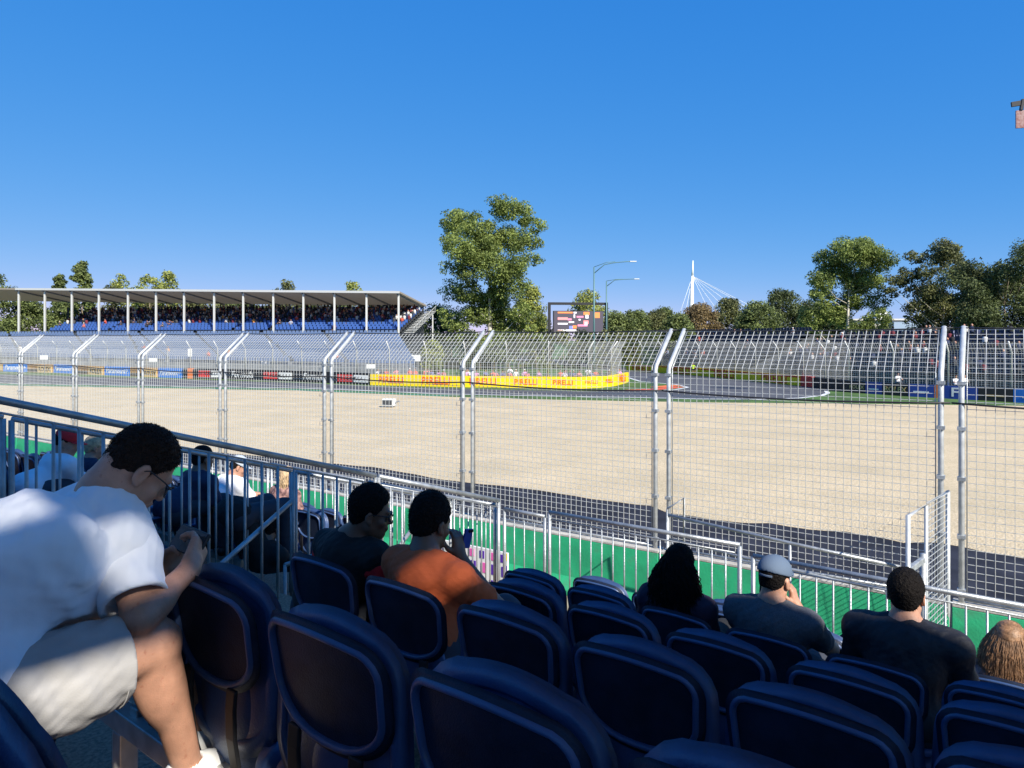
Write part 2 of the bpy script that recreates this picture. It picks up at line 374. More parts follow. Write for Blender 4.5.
def make_seat(folded=True):
    root = empty('stadium_seat', (0,0,0))
    o = outline(.385, .80, .555, .655, rt=.052)
    q = [(0,.010),(.001,.000),(.006,-.006),(.012,-.006),(.017,-.001),(.019,.010)]
    lean, cv = .16, .55
    # back shell: rolled rim on the rear, sheet behind it
    m = MB(); rings = [ring(inset(o,d), y+.0, lean, .5, cv) for d, y in q]
    fr = [ring(inset(o,d), y, lean, .5, cv) for d, y in ((.02,.020),(.006,.019),(0,.014))]
    m.loft(cap_rings(inset(o,.04), .020, lean, .5, cv)[::-1]+fr+rings, cap0=True, cap1=False)
    m.build('backrest', M['seat'], root, smooth=True)
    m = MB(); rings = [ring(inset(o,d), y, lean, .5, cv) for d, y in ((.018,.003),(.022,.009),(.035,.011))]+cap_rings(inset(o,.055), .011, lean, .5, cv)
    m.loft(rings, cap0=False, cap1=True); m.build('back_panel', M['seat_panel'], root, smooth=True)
    m = MB()
    for sx in (-.13,.13):
        for zz in (.75,.625):
            if zz == .625: sx *= .80
            m.tube([(sx, -(zz-.5)*lean+cv*sx*sx+.012, zz), (sx, -(zz-.5)*lean+cv*sx*sx+.020, zz)], .0042, 6)
            m.build('bolt', M['strap'], root); m = MB()
    # skirt below the back, carried on the beam
    m = MB()
    def sk(z, hw, y, th):
        a = [Vector((x*hw, y+.12*abs(x)**2.5*.4, z)) for x in np.linspace(-1,1,9)]
        b = [Vector((x*hw*.99, y+th+.12*abs(x)**2.5*.4, z)) for x in np.linspace(1,-1,9)]
        return a+b
    m.loft([sk(.59,.12,.022,.01), sk(.56,.155,.020,.015), sk(.50,.17,.012,.025), sk(.42,.168,.008,.035), sk(.34,.16,.022,.045), sk(.27,.15,.045,.05), sk(.235,.12,.06,.03)])
    m.build('skirt', M['seat'], root, sub=1)
    for sx in (-.115, .115):
        m = MB(); c = [(.553,-.006),(.5,-.010),(.42,-.008),(.33,.006),(.25,.028),(.2,.04)]
        m.loft([[Vector((sx+a*.021, y+b*.006, z)) for a, b in ((-1,-1),(1,-1),(1,1),(-1,1))] for z, y in c])
        m.build('bracket', M['strap'], root, bevel=.003)
    for sx in (-1,1):                          # round hinge housings at both ends of the pan
        m = MB(); m.tube([(sx*.19,.07,.36),(sx*.20,.07,.36),(sx*.232,.07,.36),(sx*.238,.07,.36)], [.05,.062,.062,.05], 14)
        m.build('hinge', M['seat'], root, smooth=True, bevel=.004)
    # pan
    m = MB(); w = .378
    if folded:
        po = outline(w, .755, .36, .46, rt=.075, bow=.016, wb=.2)
        rr = [ring(inset(po,d), y, .0, .5, .22) for d, y in ((.05,.090),(.022,.083),(.009,.080),(.002,.085),(0,.093),(.002,.101),(.010,.107),(.03,.109),(.05,.107))]
        rr = cap_rings(inset(po,.05), .092, 0, .5, .22)[::-1]+rr+cap_rings(inset(po,.055), .105, 0, .5, .22)
        rr = [[Vector((v.x, v.y-.072+(v.z-.36)*.03, v.z+.028-0*v.y)) for v in r] for r in rr]
        m.loft(rr)
    else:
        po = outline(w, .40, 0, .08, rt=.085, bow=.015, wb=.2)
        rr = [[Vector((x, .06+z2, .44-dz+.25*x*x+ (z2*.05))) for x, z2 in inset(po,d)] for d, dz in ((.05,.05),(.015,.045),(0,.02),(.01,.002),(.04,.0),(.09,.012))]
        m.loft(rr)
    m.build('seat_pan', M['seat'], root, smooth=True, sub=0)
    # clamp on the beam
    m = MB(); m.box((.0,.055,.245), (.05,.085,.10)); m.build('clamp', M['beam'], root, bevel=.004)
    m = MB(); m.box((.235,.03,.245), (.085,.03,.095)); e_ = m.build('beam_joint', M['beam'], root, bevel=.006)
    m = MB(); m.tube([(.235,.016,.245),(.235,.003,.245)], .012, 6); m.build('bolt', M['beam'], e_)
    return root
seatF = make_seat(True); seatO = make_seat(False)
snF, snO = snapshot(seatF), snapshot(seatO); usedF = usedO = False
# grid of seat positions per row: phase fitted to the photograph
PH = {-1:.166, 0:.04, 1:.213, 2:.32, 3:.40, 4:.43, 5:.25}
ROWN = {-1:'nearest row', 0:'second nearest row', 1:'third nearest row', 2:'fourth nearest row', 3:'fifth nearest row', 4:'row before the front one', 5:'front row'}
OCC = {}                                       # occupied seats: (row, t)
def vis(p, t):
    P = S(p, t); 
    return P.y > .25 and -1.0 < P.x/P.y < 1.0
def seat_ts(k, a, b, w=.512):
    # seat left corner tL sits at ph + n*w ; centre is .2 to the right of it
    n0 = int(math.ceil((a-PH[k])/w)); out = []
    n = n0
    while PH[k]+n*w < b: out.append(PH[k]+n*w-.193); n += 1
    return out
SEATS = []
for k in range(-1, 6):
    ts = [t for t in seat_ts(k, -4.5, 3.15) if vis(rowp(k)+.15, t)]
    SEATS += [(k, t, 'main') for t in sorted(ts, reverse=True)]
for k in range(-1, 6):
    ts = [t for t in seat_ts(k, 6.5, 11.5) if vis(rowp(k)+.15, t)]
    SEATS += [(k, t, 'side') for t in sorted(ts)]
cnt = {}
def place_seat(k, t, block):
    global usedF, usedO
    occ = any(a == k and abs(t-b) < .27 for a, b in OCC.get('l', []))
    sn = snO if occ else snF
    if occ and not usedO: o = seatO; usedO = True
    elif not occ and not usedF: o = seatF; usedF = True
    else: o = copy_tree(sn)
    o.location = S(rowp(k)+(.04 if k >= 0 else (.0 if occ else .10)), t, deck(k)-((.17 if occ else .035) if k < 0 else 0)); o.rotation_euler = (0,0,SROT+random.uniform(-.012,.012))
    cnt[(k,block)] = cnt.get((k,block),0)+1; i = cnt[(k,block)]-1
    st = 'occupied navy seat' if occ else 'empty folded navy seat'
    if block == 'main': lab = f'{st}, {ORD[i]} from left in {ROWN[k]}'
    else: lab = f'{st} beyond the stairs, {ORD[i]} in {ROWN[k]}'
    tag(o, lab, 'seat', 'navy seats of our own stand')
    if not occ:
        for c in kids(o):
            if c.name.startswith('seat_pan'): c.rotation_euler = (random.uniform(-.03,.01),0,0)

# ------------------------------------------------------------------ railings
def rail_panel(a, b, top, drop, name, label, group, dens=.125, rr=.022, pr=.0085, endpost=True, second=True):
    """a, b: (p,t) ends; top: z at both ends"""
    A = S(a[0],a[1],top[0]); B = S(b[0],b[1],top[1]); base = A.copy(); base.z = top[0]-drop
    o = empty(name, base, 0, label, 'railing', group)
    l = lambda v: Vector(v)-base
    d = (B-A); n = max(2, int(round(Vector((d.x,d.y,0)).length/dens)))
    m = MB(); m.tube([l(A), l(B)], rr, 10); m.build('top_rail', M['steel'], o, smooth=True)
    lo = Vector((0,0,-drop)); hi = Vector((0,0,-.075))
    if second:
        m = MB(); m.tube([l(A+hi), l(B+hi)], .008, 8); m.build('upper_bar', M['steel'], o, smooth=True)
    m = MB(); m.tube([l(A+lo), l(B+lo)], .014, 8); m.build('bottom_rail', M['steel'], o, smooth=True)
    for i in range(1, n):
        q = A+d*(i/n); m = MB(); m.tube([l(q+(hi if second else Vector())), l(q+lo)], pr, 6); m.build('baluster', M['steel'], o, smooth=True)
    for q in (A, B):
        m = MB(); m.tube([l(q+Vector((0,0,-.01))), l(q+lo+Vector((0,0,-.12)))], .02, 10); m.build('post', M['steel'], o, smooth=True)
    return o
# stair railing down the left side of the block
def sz(p): return HC-(.357+(p-1.46)*.305)
ps = [-1.2, 4.4, 6.2]
pn = ['behind the man in the white shirt', 'behind the two men with dark hair, meeting the front railing']
for i in range(2):
    e = (ps[i]+.02, ps[i+1]-.02)
    rail_panel((e[0],5.0),(e[1],5.0),(sz(e[0]),sz(e[1])),1.32,'stair_railing','sloping galvanised stair railing section '+pn[i],'sloping stair railings', .145, .024, .0105)
for i in range(3):
    e = [( -.5,1.7),(1.75,4.0),(4.05,6.2)][i]
    rail_panel((e[0],5.75),(e[1],5.75),(sz(e[0])-.10,sz(e[1])-.10),1.2,'stair_railing','sloping galvanised railing on the far side of the stairs, '+['upper','middle','lower'][i]+' section','sloping stair railings', .15, .017, .009, second=False)
# front railing
fr = [((6.2,4.93),(6.2,4.38),(HC-1.885,HC-1.885)), ((6.2,4.32),(6.2,2.27),(HC-1.83,HC-1.815)), ((6.2,2.15),(6.2,.05),(HC-1.888,HC-1.885)), ((6.2,-.05),(6.2,-2.1),(HC-1.885,HC-1.885)),
      ((6.2,5.07),(6.2,7.2),(HC-1.86,HC-1.86)), ((6.2,7.3),(6.2,9.4),(HC-1.86,HC-1.86)), ((6.2,9.5),(6.2,11.6),(HC-1.86,HC-1.86))]
fl = ['short galvanised front railing section beside the stair railing','galvanised front railing section before the green barrier, left of the long haired woman','galvanised front railing section between the woman and the man in black','galvanised front railing section at the right edge behind the red haired woman',
      'galvanised front railing section just left of the stairs','galvanised front railing section far left beyond the stairs','galvanised front railing section farthest left of all']
for (a,b,z), l in zip(fr, fl): rail_panel(a,b,z,1.12,'front_railing',l,'galvanised front railings',.13,.021,.008)
# blue-grey stair handrails seen through the stair railing
def handrail(pts, label, r=.02):
    base = Vector(pts[0]); base.z -= .9; o = empty('handrail', base, 0, label, 'handrail', 'sloping handrails by the stairs')
    m = MB(); m.tube([Vector(p)-base for p in pts], r, 10); m.build('grab_bar', M['steel'], o, smooth=True)
    for q in (pts[0], pts[-1]):
        q = Vector(q)-base; m = MB(); m.tube([q, q-Vector((0,0,.9))], .016, 8); m.build('post', M['steel'], o, smooth=True)
handrail([W(196,587,5.0), W(292,501,6.0)], 'long pale handrail rising to the right behind the stair railing')
handrail([W(392,556,6.9), W(416,524,7.3)], 'short pale handrail between the two dark haired men')
handrail([W(285,565,6.2), W(345,545,6.9)], 'low pale handrail left of the man in black and red')
# walkway handrail and its stand beyond the front railing
def fz(px, py, q):
    u = (px-512)/F; Y = q/(FX*u+FY); return W(px, py, Y)
a, b, c = fz(668,515,10.0), fz(790,543,10.0), fz(900,567,10.0)
base = Vector((a.x,a.y,0)); o = empty('walkway_handrail', base, 0, 'long sloping galvanised handrail in front of the dark service road', 'handrail')
m = MB(); m.tube([a-base,b-base,c-base], .024, 10); m.tube([a-base-Vector((0,0,.35)),b-base-Vector((0,0,.35)),c-base-Vector((0,0,.35))], .016, 8); m.build('grab_bar', M['steel'], o, smooth=True)
for q in (a,b,c):
    m = MB(); m.tube([q-base, Vector((q.x,q.y,0))-base], .02, 8); m.build('post', M['steel'], o, smooth=True)
a, b, c = fz(667,509,9.9), fz(684,498,10.1), fz(685,540,10.1)
base = Vector((b.x,b.y,0)); o = empty('step_rail', base, 0, 'small bent galvanised step rail beside the fence post pair', 'handrail')
m = MB(); m.tube([a-base,b-base,Vector((0,0,.02))], .016, 8); m.build('grab_bar', M['steel'], o, smooth=True)
m = MB(); m.tube([a-base, Vector((a.x,a.y,0))-base], .014, 8); m.build('post', M['steel'], o, smooth=True)

# ------------------------------------------------------------------ trackside barrier blocks and debris fence
BZ = 1.0
def wire_grid(m, w, prof, sx, sz_, r):
    """prof: polyline (y,z) followed by the upright wires"""
    n = int(round(w/sx)); xs = [-w/2+w*i/n for i in range(n+1)]
    for x in xs: m.tube([(x,y,z) for y,z in prof], r, 4, cap=False)
    L = [0]
    for i in range(1, len(prof)): L.append(L[-1]+math.dist(prof[i-1], prof[i]))
    k = int(round(L[-1]/sz_))
    for j in range(k+1):
        q = L[-1]*j/k; i = 0
        while i < len(L)-2 and q > L[i+1]: i += 1
        s_ = (q-L[i])/(L[i+1]-L[i]); y = prof[i][0]+(prof[i+1][0]-prof[i][0])*s_; z = prof[i][1]+(prof[i+1][1]-prof[i][1])*s_
        m.tube([(-w/2,y+r,z),(w/2,y+r,z)], r, 4, cap=False)
ZB, ZT, OV = 3.96, 4.54, .66
def make_panel():
    o = empty('debris_fence_panel', (0,0,0))
    hw = 1.885
    m = MB(); wire_grid(m, 2*hw-.12, [(0,1.02),(0,ZB),(OV,ZT)], .102, .096, .0050); m.build('mesh', M['wire'], o, fix=False)
    for sx in (-1,1):
        m = MB(); m.tube([(sx*hw,0,.55),(sx*hw,0,ZB-.05),(sx*hw,.03,ZB+.02),(sx*hw,OV+.03,ZT+.035)], .036, 10)
        p = m.build('post', M['post'], o, smooth=True)
        for z in (1.15, 1.85, 2.6, 3.25, ZB-.12):
            m = MB(); m.box((sx*hw,-.01,z), (.095,.095,.045)); m.build('clamp', M['steel_dull'], p)
    for i, (y,z) in enumerate(((OV,ZT+.03),(-.03,3.58))):
        m = MB(); n = 8
        pts = [(-hw-.11+2*(hw+.11)*j/n, y, z-(.03 if i == 0 else .05)*(1-(2*j/n-1)**2)) for j in range(n+1)]
        m.tube(pts, .013 if i else .010, 6); m.build('cable', M['cable'], o, smooth=True)
    for z in (1.04,):
        m = MB(); m.tube([(-hw,0,z),(hw,0,z)], .02, 8); m.build('bottom_rail', M['steel'], o, smooth=True)
    for sx in (-1,1):
        m = MB(); m.tube([(sx*(hw-.06),0,1.04),(sx*(hw-.06),0,ZB-.02),(sx*(hw-.06),OV,ZT)], .008, 6); m.build('edge_bar', M['steel'], o, smooth=True)
    return o
def make_block():
    o = empty('concrete_barrier', (0,0,0)); hw = 1.985
    prof = [(-.30,.0),(-.30,.08),(-.17,.28),(-.125,BZ-.03),(-.105,BZ-.03)]
    m = MB(); m.loft([[Vector((x, y, z)) for y,z in ((-.30,.005),(-.30,.10),(-.18,.30),(-.13,.955),(.13,.955),(.18,.30),(.30,.10),(.30,.005))] for x in (-hw,hw)])
    m.build('wall', M['green'], o, bevel=.01)
    m = MB(); m.box((0,0,.979), (2*hw,.262,.042)); m.build('capping', M['concrete'], o, bevel=.008)
    return o
pan, blk = make_panel(), make_block(); sp, sk_ = snapshot(pan), snapshot(blk)
names = {}
ks = list(range(-5, 9))
for n_, k in enumerate(ks):                   # panel between joint k and k+1
    s = .508+4*(7-k)-2.0
    o = pan if n_ == 0 else copy_tree(sp); o.location = FN(10.9, s); o.rotation_euler = (0,0,FROT)
    vis_ = {0:'first whole panel from the left edge', 1:'second whole panel from the left', 2:'third whole panel from the left', 3:'fourth whole panel from the left', 4:'panel right of the screen end of the far stand', 5:'panel in front of the tall lone tree foot and screen', 6:'widest whole panel, right of centre', 7:'panel at the right edge', 8:'panel beyond the right edge'}
    vis_[4] = 'fifth whole panel from the left'; vis_[5] = 'panel in front of the big screen'
    tag(o, 'tall galvanised debris fence, '+vis_.get(k, f'far panel {ORD[-k-1]} past the left edge'), 'fence', 'debris fence panels on the near barrier')
    o = blk if n_ == 0 else copy_tree(sk_); o.location = FN(10.9, s); o.rotation_euler = (0,0,FROT)
    wb = {3:'seen between the balusters by the blond woman',4:'behind the two men with dark hair',5:'behind the empty seats left of the long haired woman',6:'behind the long haired woman and the man in the cap',7:'behind the man in black and the red haired woman'}
    tag(o, 'green painted concrete barrier block '+wb.get(k, 'under '+vis_.get(k, f'far panel {ORD[-k-1]} past the left edge')), 'barrier', 'green concrete barrier blocks')
# small gate wing standing out from the fence at the right
A = W(948,494,9.2); B = W(908,516,8.0); base = Vector((B.x,B.y,0)); d = Vector((A.x-B.x, A.y-B.y, 0)); Lg = d.length; ang = math.atan2(d.y,d.x)
g = empty('gate_wing', base, ang, 'pale mesh gate wing turned out from the fence, behind the man in black', 'gate')
H = B.z
m = MB(); m.tube([(0,0,.1),(0,0,H),(Lg,0,H+.02),(Lg,0,.1)], .026, 10); m.build('frame', M['post'], g, smooth=True)
m = MB(); m.tube([(Lg*.42,0,.1),(Lg*.42,0,H)], .022, 8); m.build('upright', M['post'], g, smooth=True)
m = MB(); n=8
for i in range(int(H/.075)): m.tube([(Lg*.42,0,.12+.075*i),(Lg,0,.12+.075*i)], .0045, 4, cap=False)
for i in range(8): m.tube([(Lg*(.42+.58*i/8),0,.1),(Lg*(.42+.58*i/8),0,H)], .0035, 4, cap=False)
m.build('mesh', M['post'], g, fix=False)
m = MB(); m.tube([(Lg*.35,.0,.0),(Lg*.35,0,H-.55)], .035, 12); m.build('hinge_post', M['steel_dull'], g, smooth=True)
m = MB(); m.box((Lg*.17,0,H-.62),(Lg*.42,.05,.07)); m.build('latch', M['steel_dull'], g, bevel=.008)
# purple and pink advertising board low behind the orange shirt
A = fz(440,541,9.3); B = fz(508,551,9.3); base = Vector(((A.x+B.x)/2,(A.y+B.y)/2,0)); d = B-A; an = math.atan2(d.y,d.x); wd = Vector((d.x,d.y)).length; h = (A.z+B.z)/2
g = empty('banner_stand', base, an, 'purple and pink banner stand seen between the balusters beside the orange shirt', 'banner')
m = MB(); m.box((0,0,h/2),(wd,.04,h)); m.build('board', M['white'], g)
m = MB()
for i in range(7):
    x = -wd/2+.09+i*(wd-.18)/6; m.box((x,-.024,h-.10),(.09,.008,.12), mi=i%2)
    m.box((x+.03,-.024,h-.31),(.10,.008,.16), mi=(i+1)%2 if i%3 else 0); m.box((x-.02,-.024,h-.55),(.07,.008,.13), mi=0)
m.box((wd/2-.035,-.024,h*.4),(.07,.008,h*.8), mi=0); m.box((wd/2-.035,-.025,h-.06),(.07,.01,.11), mi=2)
m.build('printed_pattern', [M['purple'],M['pink'],M['yellow']], g)
# ================================================================== ground
sheet('ground', [(-3000,-60),(3000,-60),(3000,5000),(-3000,5000)], 0, M['grass'])
def poly(name, a, b, z, m):                   # a strip between two pixel polylines on the ground
    pts = [p if isinstance(p, Vector) else G(*p) for p in a]+[p if isinstance(p, Vector) else G(*p) for p in reversed(b)]
    return sheet(name, pts, z, M[m] if isinstance(m,str) else m)
# gravel trap, its near edge wavy over the dark service road
near = [(-60,440),(100,444),(200,451),(320,462)]
ctrl = [(320,462),(372,468),(440,479),(560,494),(650,507),(668,514),(734,522),(770,524),(809,531),(845,532),(877,537),(903,543),(940,544),(978,551),(1023,558),(1100,570),(1250,595)]
edge = []
for (x0,y0),(x1,y1) in zip(ctrl[:-1], ctrl[1:]):
    for i in range(6):
        q = i/6; xx = x0+(x1-x0)*q; edge.append((xx, y0+(y1-y0)*q+.7*math.sin(xx*.045)+.25*math.sin(xx*.16+1)))
far = [(-260,378),(-60,383),(20,386),(160,388.3),(300,390.8),(450,397),(560,400),(700,402.5),(860,404),(1024,406),(1300,409)]
poly('gravel_trap', far, near+edge, .012, 'gravel')
bl = [FN(10.9-.2, s) for s in (80,40,20,0,-12)]
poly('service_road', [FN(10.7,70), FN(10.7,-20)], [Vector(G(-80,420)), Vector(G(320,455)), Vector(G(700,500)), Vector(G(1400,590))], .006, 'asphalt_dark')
sheet('path', [FN(10.72,60), FN(10.72,-25), FN(-6,-25), FN(-6,60)], .004, M['earth'])
# race track: nearer edge = gravel verge, hairpin round the yellow barrier's nose
tn = [(-260,376.5),(-60,381.5),(20,384),(160,386.3),(300,388.6),(450,394.5),(560,396.8),(640,398),(700,399.5),(760,399.8),(800,398.5),(822,396),(828,393.5)]
tf = [(-260,369),(-60,373),(20,375),(160,378.5),(300,383),(370,386.2),(450,388.5),(560,391),(640,391.4),(676,390),(690,387.5),(676,384.5),(640,381),(628,378),(626,372)]
tr = [(660,371.5),(700,375),(750,380.5),(800,385.5),(828,390)]
pts = [G(*p) for p in tn]+[G(*p) for p in reversed(tr)]+[Vector((7,180,0)),Vector((-6,180,0))]+[G(*p) for p in reversed(tf)]
sheet('track', pts, .008, M['asphalt'])
def line(name, pix, w, m, z=.014):
    P = [G(*p) for p in pix]; a=[];b=[]
    for i,p in enumerate(P):
        d = (P[min(i+1,len(P)-1)]-P[max(i-1,0)]).normalized(); n = Vector((-d.y,d.x,0)); a.append(p+n*w/2); b.append(p-n*w/2)
    return sheet(name, a+b[::-1], z, m)
line('track_edge_line', [(p[0],p[1]-.35) for p in tn[1:]]+[(826,391)], .35, M['white'], .016)
line('track_centre_seam', [(-60,377),(20,379.4),(160,382.2),(300,385.6),(450,391.2),(560,393.6),(700,394)], .3, mat('rubbered_asphalt',(.045,.046,.052),.8), .012)
line('track_inner_line', [(640,391.2),(676,389.6),(688,387.4),(676,384.7),(640,381.4),(629,378)], .3, M['white'], .016)
kerb = line('kerb', [(628,390.6),(650,389.7),(668,388.2),(678,386.8)], 1.5, mat('orange_red_kerb_paint',(.62,.10,.03),.6), .02)
line('kerb_apron', [(655,387.3),(668,386.2),(676,385.2)], 1.2, M['orange'], .022)
line('painted_verge', [(-60,382.7),(20,385.2),(160,387.5),(300,389.9),(450,396.2)], .8, mat('green_painted_asphalt',(.05,.22,.13),.8), .014)

M['orange_red'] = mat('orange_red_lettering', (.75,.12,.01), .5)
# ================================================================== far barriers with their advertising
def interp(P, x):
    for (x0,y0),(x1,y1) in zip(P[:-1],P[1:]):
        if x <= x1: return y0+(y1-y0)*(x-x0)/(x1-x0)
    return P[-1][1]
LB = [(-90,368.5),(0,371.3),(60,373),(120,375.8),(185,378.4),(232,379.6),(300,381.8),(370,385),(450,387),(520,388),(585,388.6),(607,387.4),(620,385.2),(629,382.3)]
RB = [(626,371),(660,373),(700,376),(750,381),(800,386),(845,392),(900,396),(1024,403),(1120,409)]
def board(P, x0, x1, h, face, label, txt=None, tcol=None, ts=.62, shear=.0, extra=None, cat='board', group='advertising boards on the far barrier', sc=1.0):
    a = G(x0+.15, interp(P,x0+.15)); b = G(x1-.15, interp(P,x1-.15)); d = b-a; L = d.length; an = math.atan2(d.y,d.x); c = (a+b)/2
    g = empty('advertising_board', c, an, label, cat, group)
    m = MB(); m.box((0,.15,h/2),(L,.25,h)); m.build('panel', M[face], g)
    if txt:
        me = text_mesh(txt, ts, .01, shear, .012); xs = [v.co.x for v in me.vertices]; wd = max(xs)-min(xs)
        s = min(1.6, L*.86/wd)*sc; o = link('lettering', me, M[tcol], g); o.rotation_euler = (R(90),0,0); o.location = (0,.012,h*.5); o.scale = (s,min(1.35,s),1)
    if extra:
        for (fx, fw, fz0, fh, mt) in extra:
            m = MB(); m.box((fx*L,.02,fz0*h),(fw*L,.03,fh*h)); m.build('printed_block', M[mt], g)
    return g
n=['farthest left','second from the left','third from the left','fourth from the left']
for i,(x0,x1) in enumerate(((3,27),(53,73),(104,129.5),(158,182))):
    board(LB,x0,x1,1.12,'blue','bright blue board lettered Paramount+, '+n[i]+' of four','Paramount+','white',.78,.15)
for i,(x0,x1) in enumerate(((-22,3),(27,53),(73,104),(129.5,158))):
    board(LB,x0,x1,1.12,'gold','brown and gold board with dark lettering, '+n[i]+' of four',None,None,extra=[(.24,.46,.5,.78,'goldl'),(-.26,.46,.22,.3,'black')])
    g = bpy.data.objects[-1] if False else None
for i,(x0,x1) in enumerate(((38,52),(89,103),(144,157))):
    a = board(LB,x0,x1,.9,'goldl','pale gold sign lettered ROLEX, '+['left','middle','right'][i]+' of three','ROLEX','cable',.7, cat='sign')
    a.location.y -= .15
board(LB,182,187,1.1,'black','short black board left of the orange board'); 
board(LB,187,192.5,1.15,'orange','small upright orange board between black boards')
board(LB,192.5,197,1.1,'black','short black board right of the orange board')
rw = [(-.22,.48,.5,.62,'red'),(.28,.44,.5,.62,'white')]
for i,(x0,x1) in enumerate(((197,222),(262,292),(336,368))):
    board(LB,x0,x1,1.15,'black','black board with slanted red and white blocks, '+['left','middle','right'][i]+' of three','F1  FORMULA 1','black',.5,.3,extra=rw)
for i,(x0,x1) in enumerate(((222,262),(292,336))):
    board(LB,x0,x1,1.15,'black','black board with white script, '+['left','right'][i]+' of two','Formula','white',.8,.25,sc=.75)
yb = [(370,412),(412,460),(460,506),(506,546),(546,580),(580,603),(603,616),(616,629)]
for i,(x0,x1) in enumerate(yb):
    board(LB,x0,x1,1.05,'yellow',f'yellow board lettered PIRELLI in red, {ORD[i]} from the left along the bend','PIRELLI','orange_red',.9,.0,sc=.68)
ry = [(626,660),(660,700),(700,750),(750,800)]
for i,(x0,x1) in enumerate(ry):
    board(RB,x0,x1,.95,'yellow',f'yellow and red board on the outer barrier, {ORD[i]} from the left','PIRELLI','red',.9,extra=[(0,.98,.9,.14,'red')], group='advertising boards on the outer barrier')
board(RB,800,812,1.0,'red','plain red board on the outer barrier', group='advertising boards on the outer barrier')
rr_ = [(812,848,'black',None,'long black board right of the red board'),(848,865,'black','ROLEX','dark board with gold lettering left of the blue boards'),(865,882,'navyv','HONDA','blue board with small pale lettering, left of the marshal'),(882,908,'black','ROLEX','dark board with gold lettering below the white shirted marshal'),(908,934,'navyv','ALPINE','blue board with a white line of lettering left of the post pair'),(934,940,'orange',None,'narrow orange board by the post pair'),(940,978,'navyv','F1','navy board seen between and beside the post pair'),(978,1013,'black','CRYPTO','dark board with gold lettering right of the post pair'),(1013,1060,'blue','AWS','blue board at the right edge')]
for x0,x1,c,t,l in rr_:
    board(RB,x0,x1,.95,c,l,t if t in ('ROLEX','F1') else None,'goldl' if c=='black' else 'white',.7,extra=None if t in ('ROLEX','F1') or not t else [(0,.6,.42,.12,'white' if c!='black' else 'goldl')], group='advertising boards on the outer barrier')
# debris fences on the far barriers
def far_panel():
    o = empty('far_fence_panel'); m = MB(); wire_grid(m, 3.9, [(0,1.0),(0,3.5),(-.55,4.25)], .20, .16, .010); m.build('mesh', M['wire'], o, fix=False)
    m = MB()
    m.tube([(-1.97,0,.9),(-1.97,0,3.5),(-1.97,-.6,4.3)], .06, 6); m.build('post', M['wire'], o, smooth=True); return o
fp = far_panel(); fsn = snapshot(fp); first = True
def walk(P, x0, x1, flip, grp, where, off=.3):
    global first
    pts = [G(x, interp(P, x)) for x in np.linspace(x0, x1, 200)]; L = [0]
    for a,b in zip(pts[:-1],pts[1:]): L.append(L[-1]+(b-a).length)
    def at(s):
        i = min(max(np.searchsorted(L, s)-1, 0), len(pts)-2); q = (s-L[i])/(L[i+1]-L[i]); return pts[i].lerp(pts[i+1], q)
    n = int(L[-1]/4)
    for i in range(n):
        a, b = at(i*4), at(i*4+4); d = b-a; o = fp if first else copy_tree(fsn); first = False
        an = math.atan2(d.y,d.x); nrm = Vector((-math.sin(an), math.cos(an),0))
        o.location = (a+b)/2+nrm*off; o.rotation_euler = (0,0,an)
        tag(o, f'pale mesh debris fence panel {where}', 'fence', grp)
walk(LB, -80, 628, 0, 'debris fence panels behind the far boards', 'with overhang standing behind the far advertising boards')
walk(RB, 640, 1110, 0, 'debris fence panels behind the outer boards', 'with overhang on the outer barrier at the right')

# ================================================================== far grandstands
M['skin'] = mat('skin', (.44,.23,.15), .5, var=.12, vscale=22, sss=.10, bump=.12, bscale=240, stain=((.36,.16,.10), 60, .62))
M['skin_dark'] = mat('brown_skin', (.17,.085,.05), .5, var=.08, vscale=14)
M['hair_dark'] = mat('dark_hair', (.010,.008,.007), .75, bump=.9, bscale=90, spec=.12)
M['denim'] = mat('dark_trouser_cloth', (.03,.035,.05), .8)
def person_proto(seed, hat=None, pose='sit'):
    rs = np.random.default_rng(seed); f = Field((-.4,-.35,-.05),(.4,.75,1.45),.035); a = rs.uniform(-.06,.1)
    f.cone((-.10,0,.50),(.10,0,.50),.11,.11); f.cone((0,0,.5),(0,-.02+a,.80),.15,.15,.05); f.cone((-.15,a,.93),(.15,a,.93),.075,.075,.06)
    for s in (-1,1):
        f.cone((s*.1,0,.5),(s*.13,.42,.5),.085,.065); f.cone((s*.13,.42,.5),(s*.13,.40,.06),.06,.045); f.cone((s*.13,.38,.04),(s*.13,.52,.04),.045,.04)
        e = rs.uniform(.05,.25); f.cone((s*.2,a,.93),(s*.26,e,.70),.05,.045); f.cone((s*.26,e,.70),(s*.10,e+.2,.68+rs.uniform(-.05,.25)),.042,.035)
    f.cone((0,a,.95),(0,a+.03,1.1),.055,.05); f.ell((0,a+.03,1.19),(.078,.095,.115))
    me = f.mesh('spectator'); me.materials.append(M['crowd_shirt']); me.materials.append(M['skin']); me.materials.append(M['hair_dark'] if not hat else M[hat]); me.materials.append(M['denim'])
    n = len(me.polygons); c = np.zeros(n*3); me.polygons.foreach_get('center', c); c = c.reshape(-1,3); mi = np.zeros(n, np.int32)
    mi[(c[:,2] > 1.03)] = 1; mi[(c[:,2] > 1.2)&(c[:,1] < a+.09)] = 2; mi[c[:,2] > 1.24] = 2; mi[c[:,2] < .57] = 3; mi[(c[:,2]<.40)&(c[:,2]>.1)&(seed%2==0)] = 1
    mi[(c[:,2] >.62)&(c[:,1] > a+.19)&(c[:,2] < 1.0)] = 1
    me.polygons.foreach_set('material_index', mi); return me
protos = [person_proto(3), person_proto(4), person_proto(5,'white'), person_proto(6,'black'), person_proto(8)]
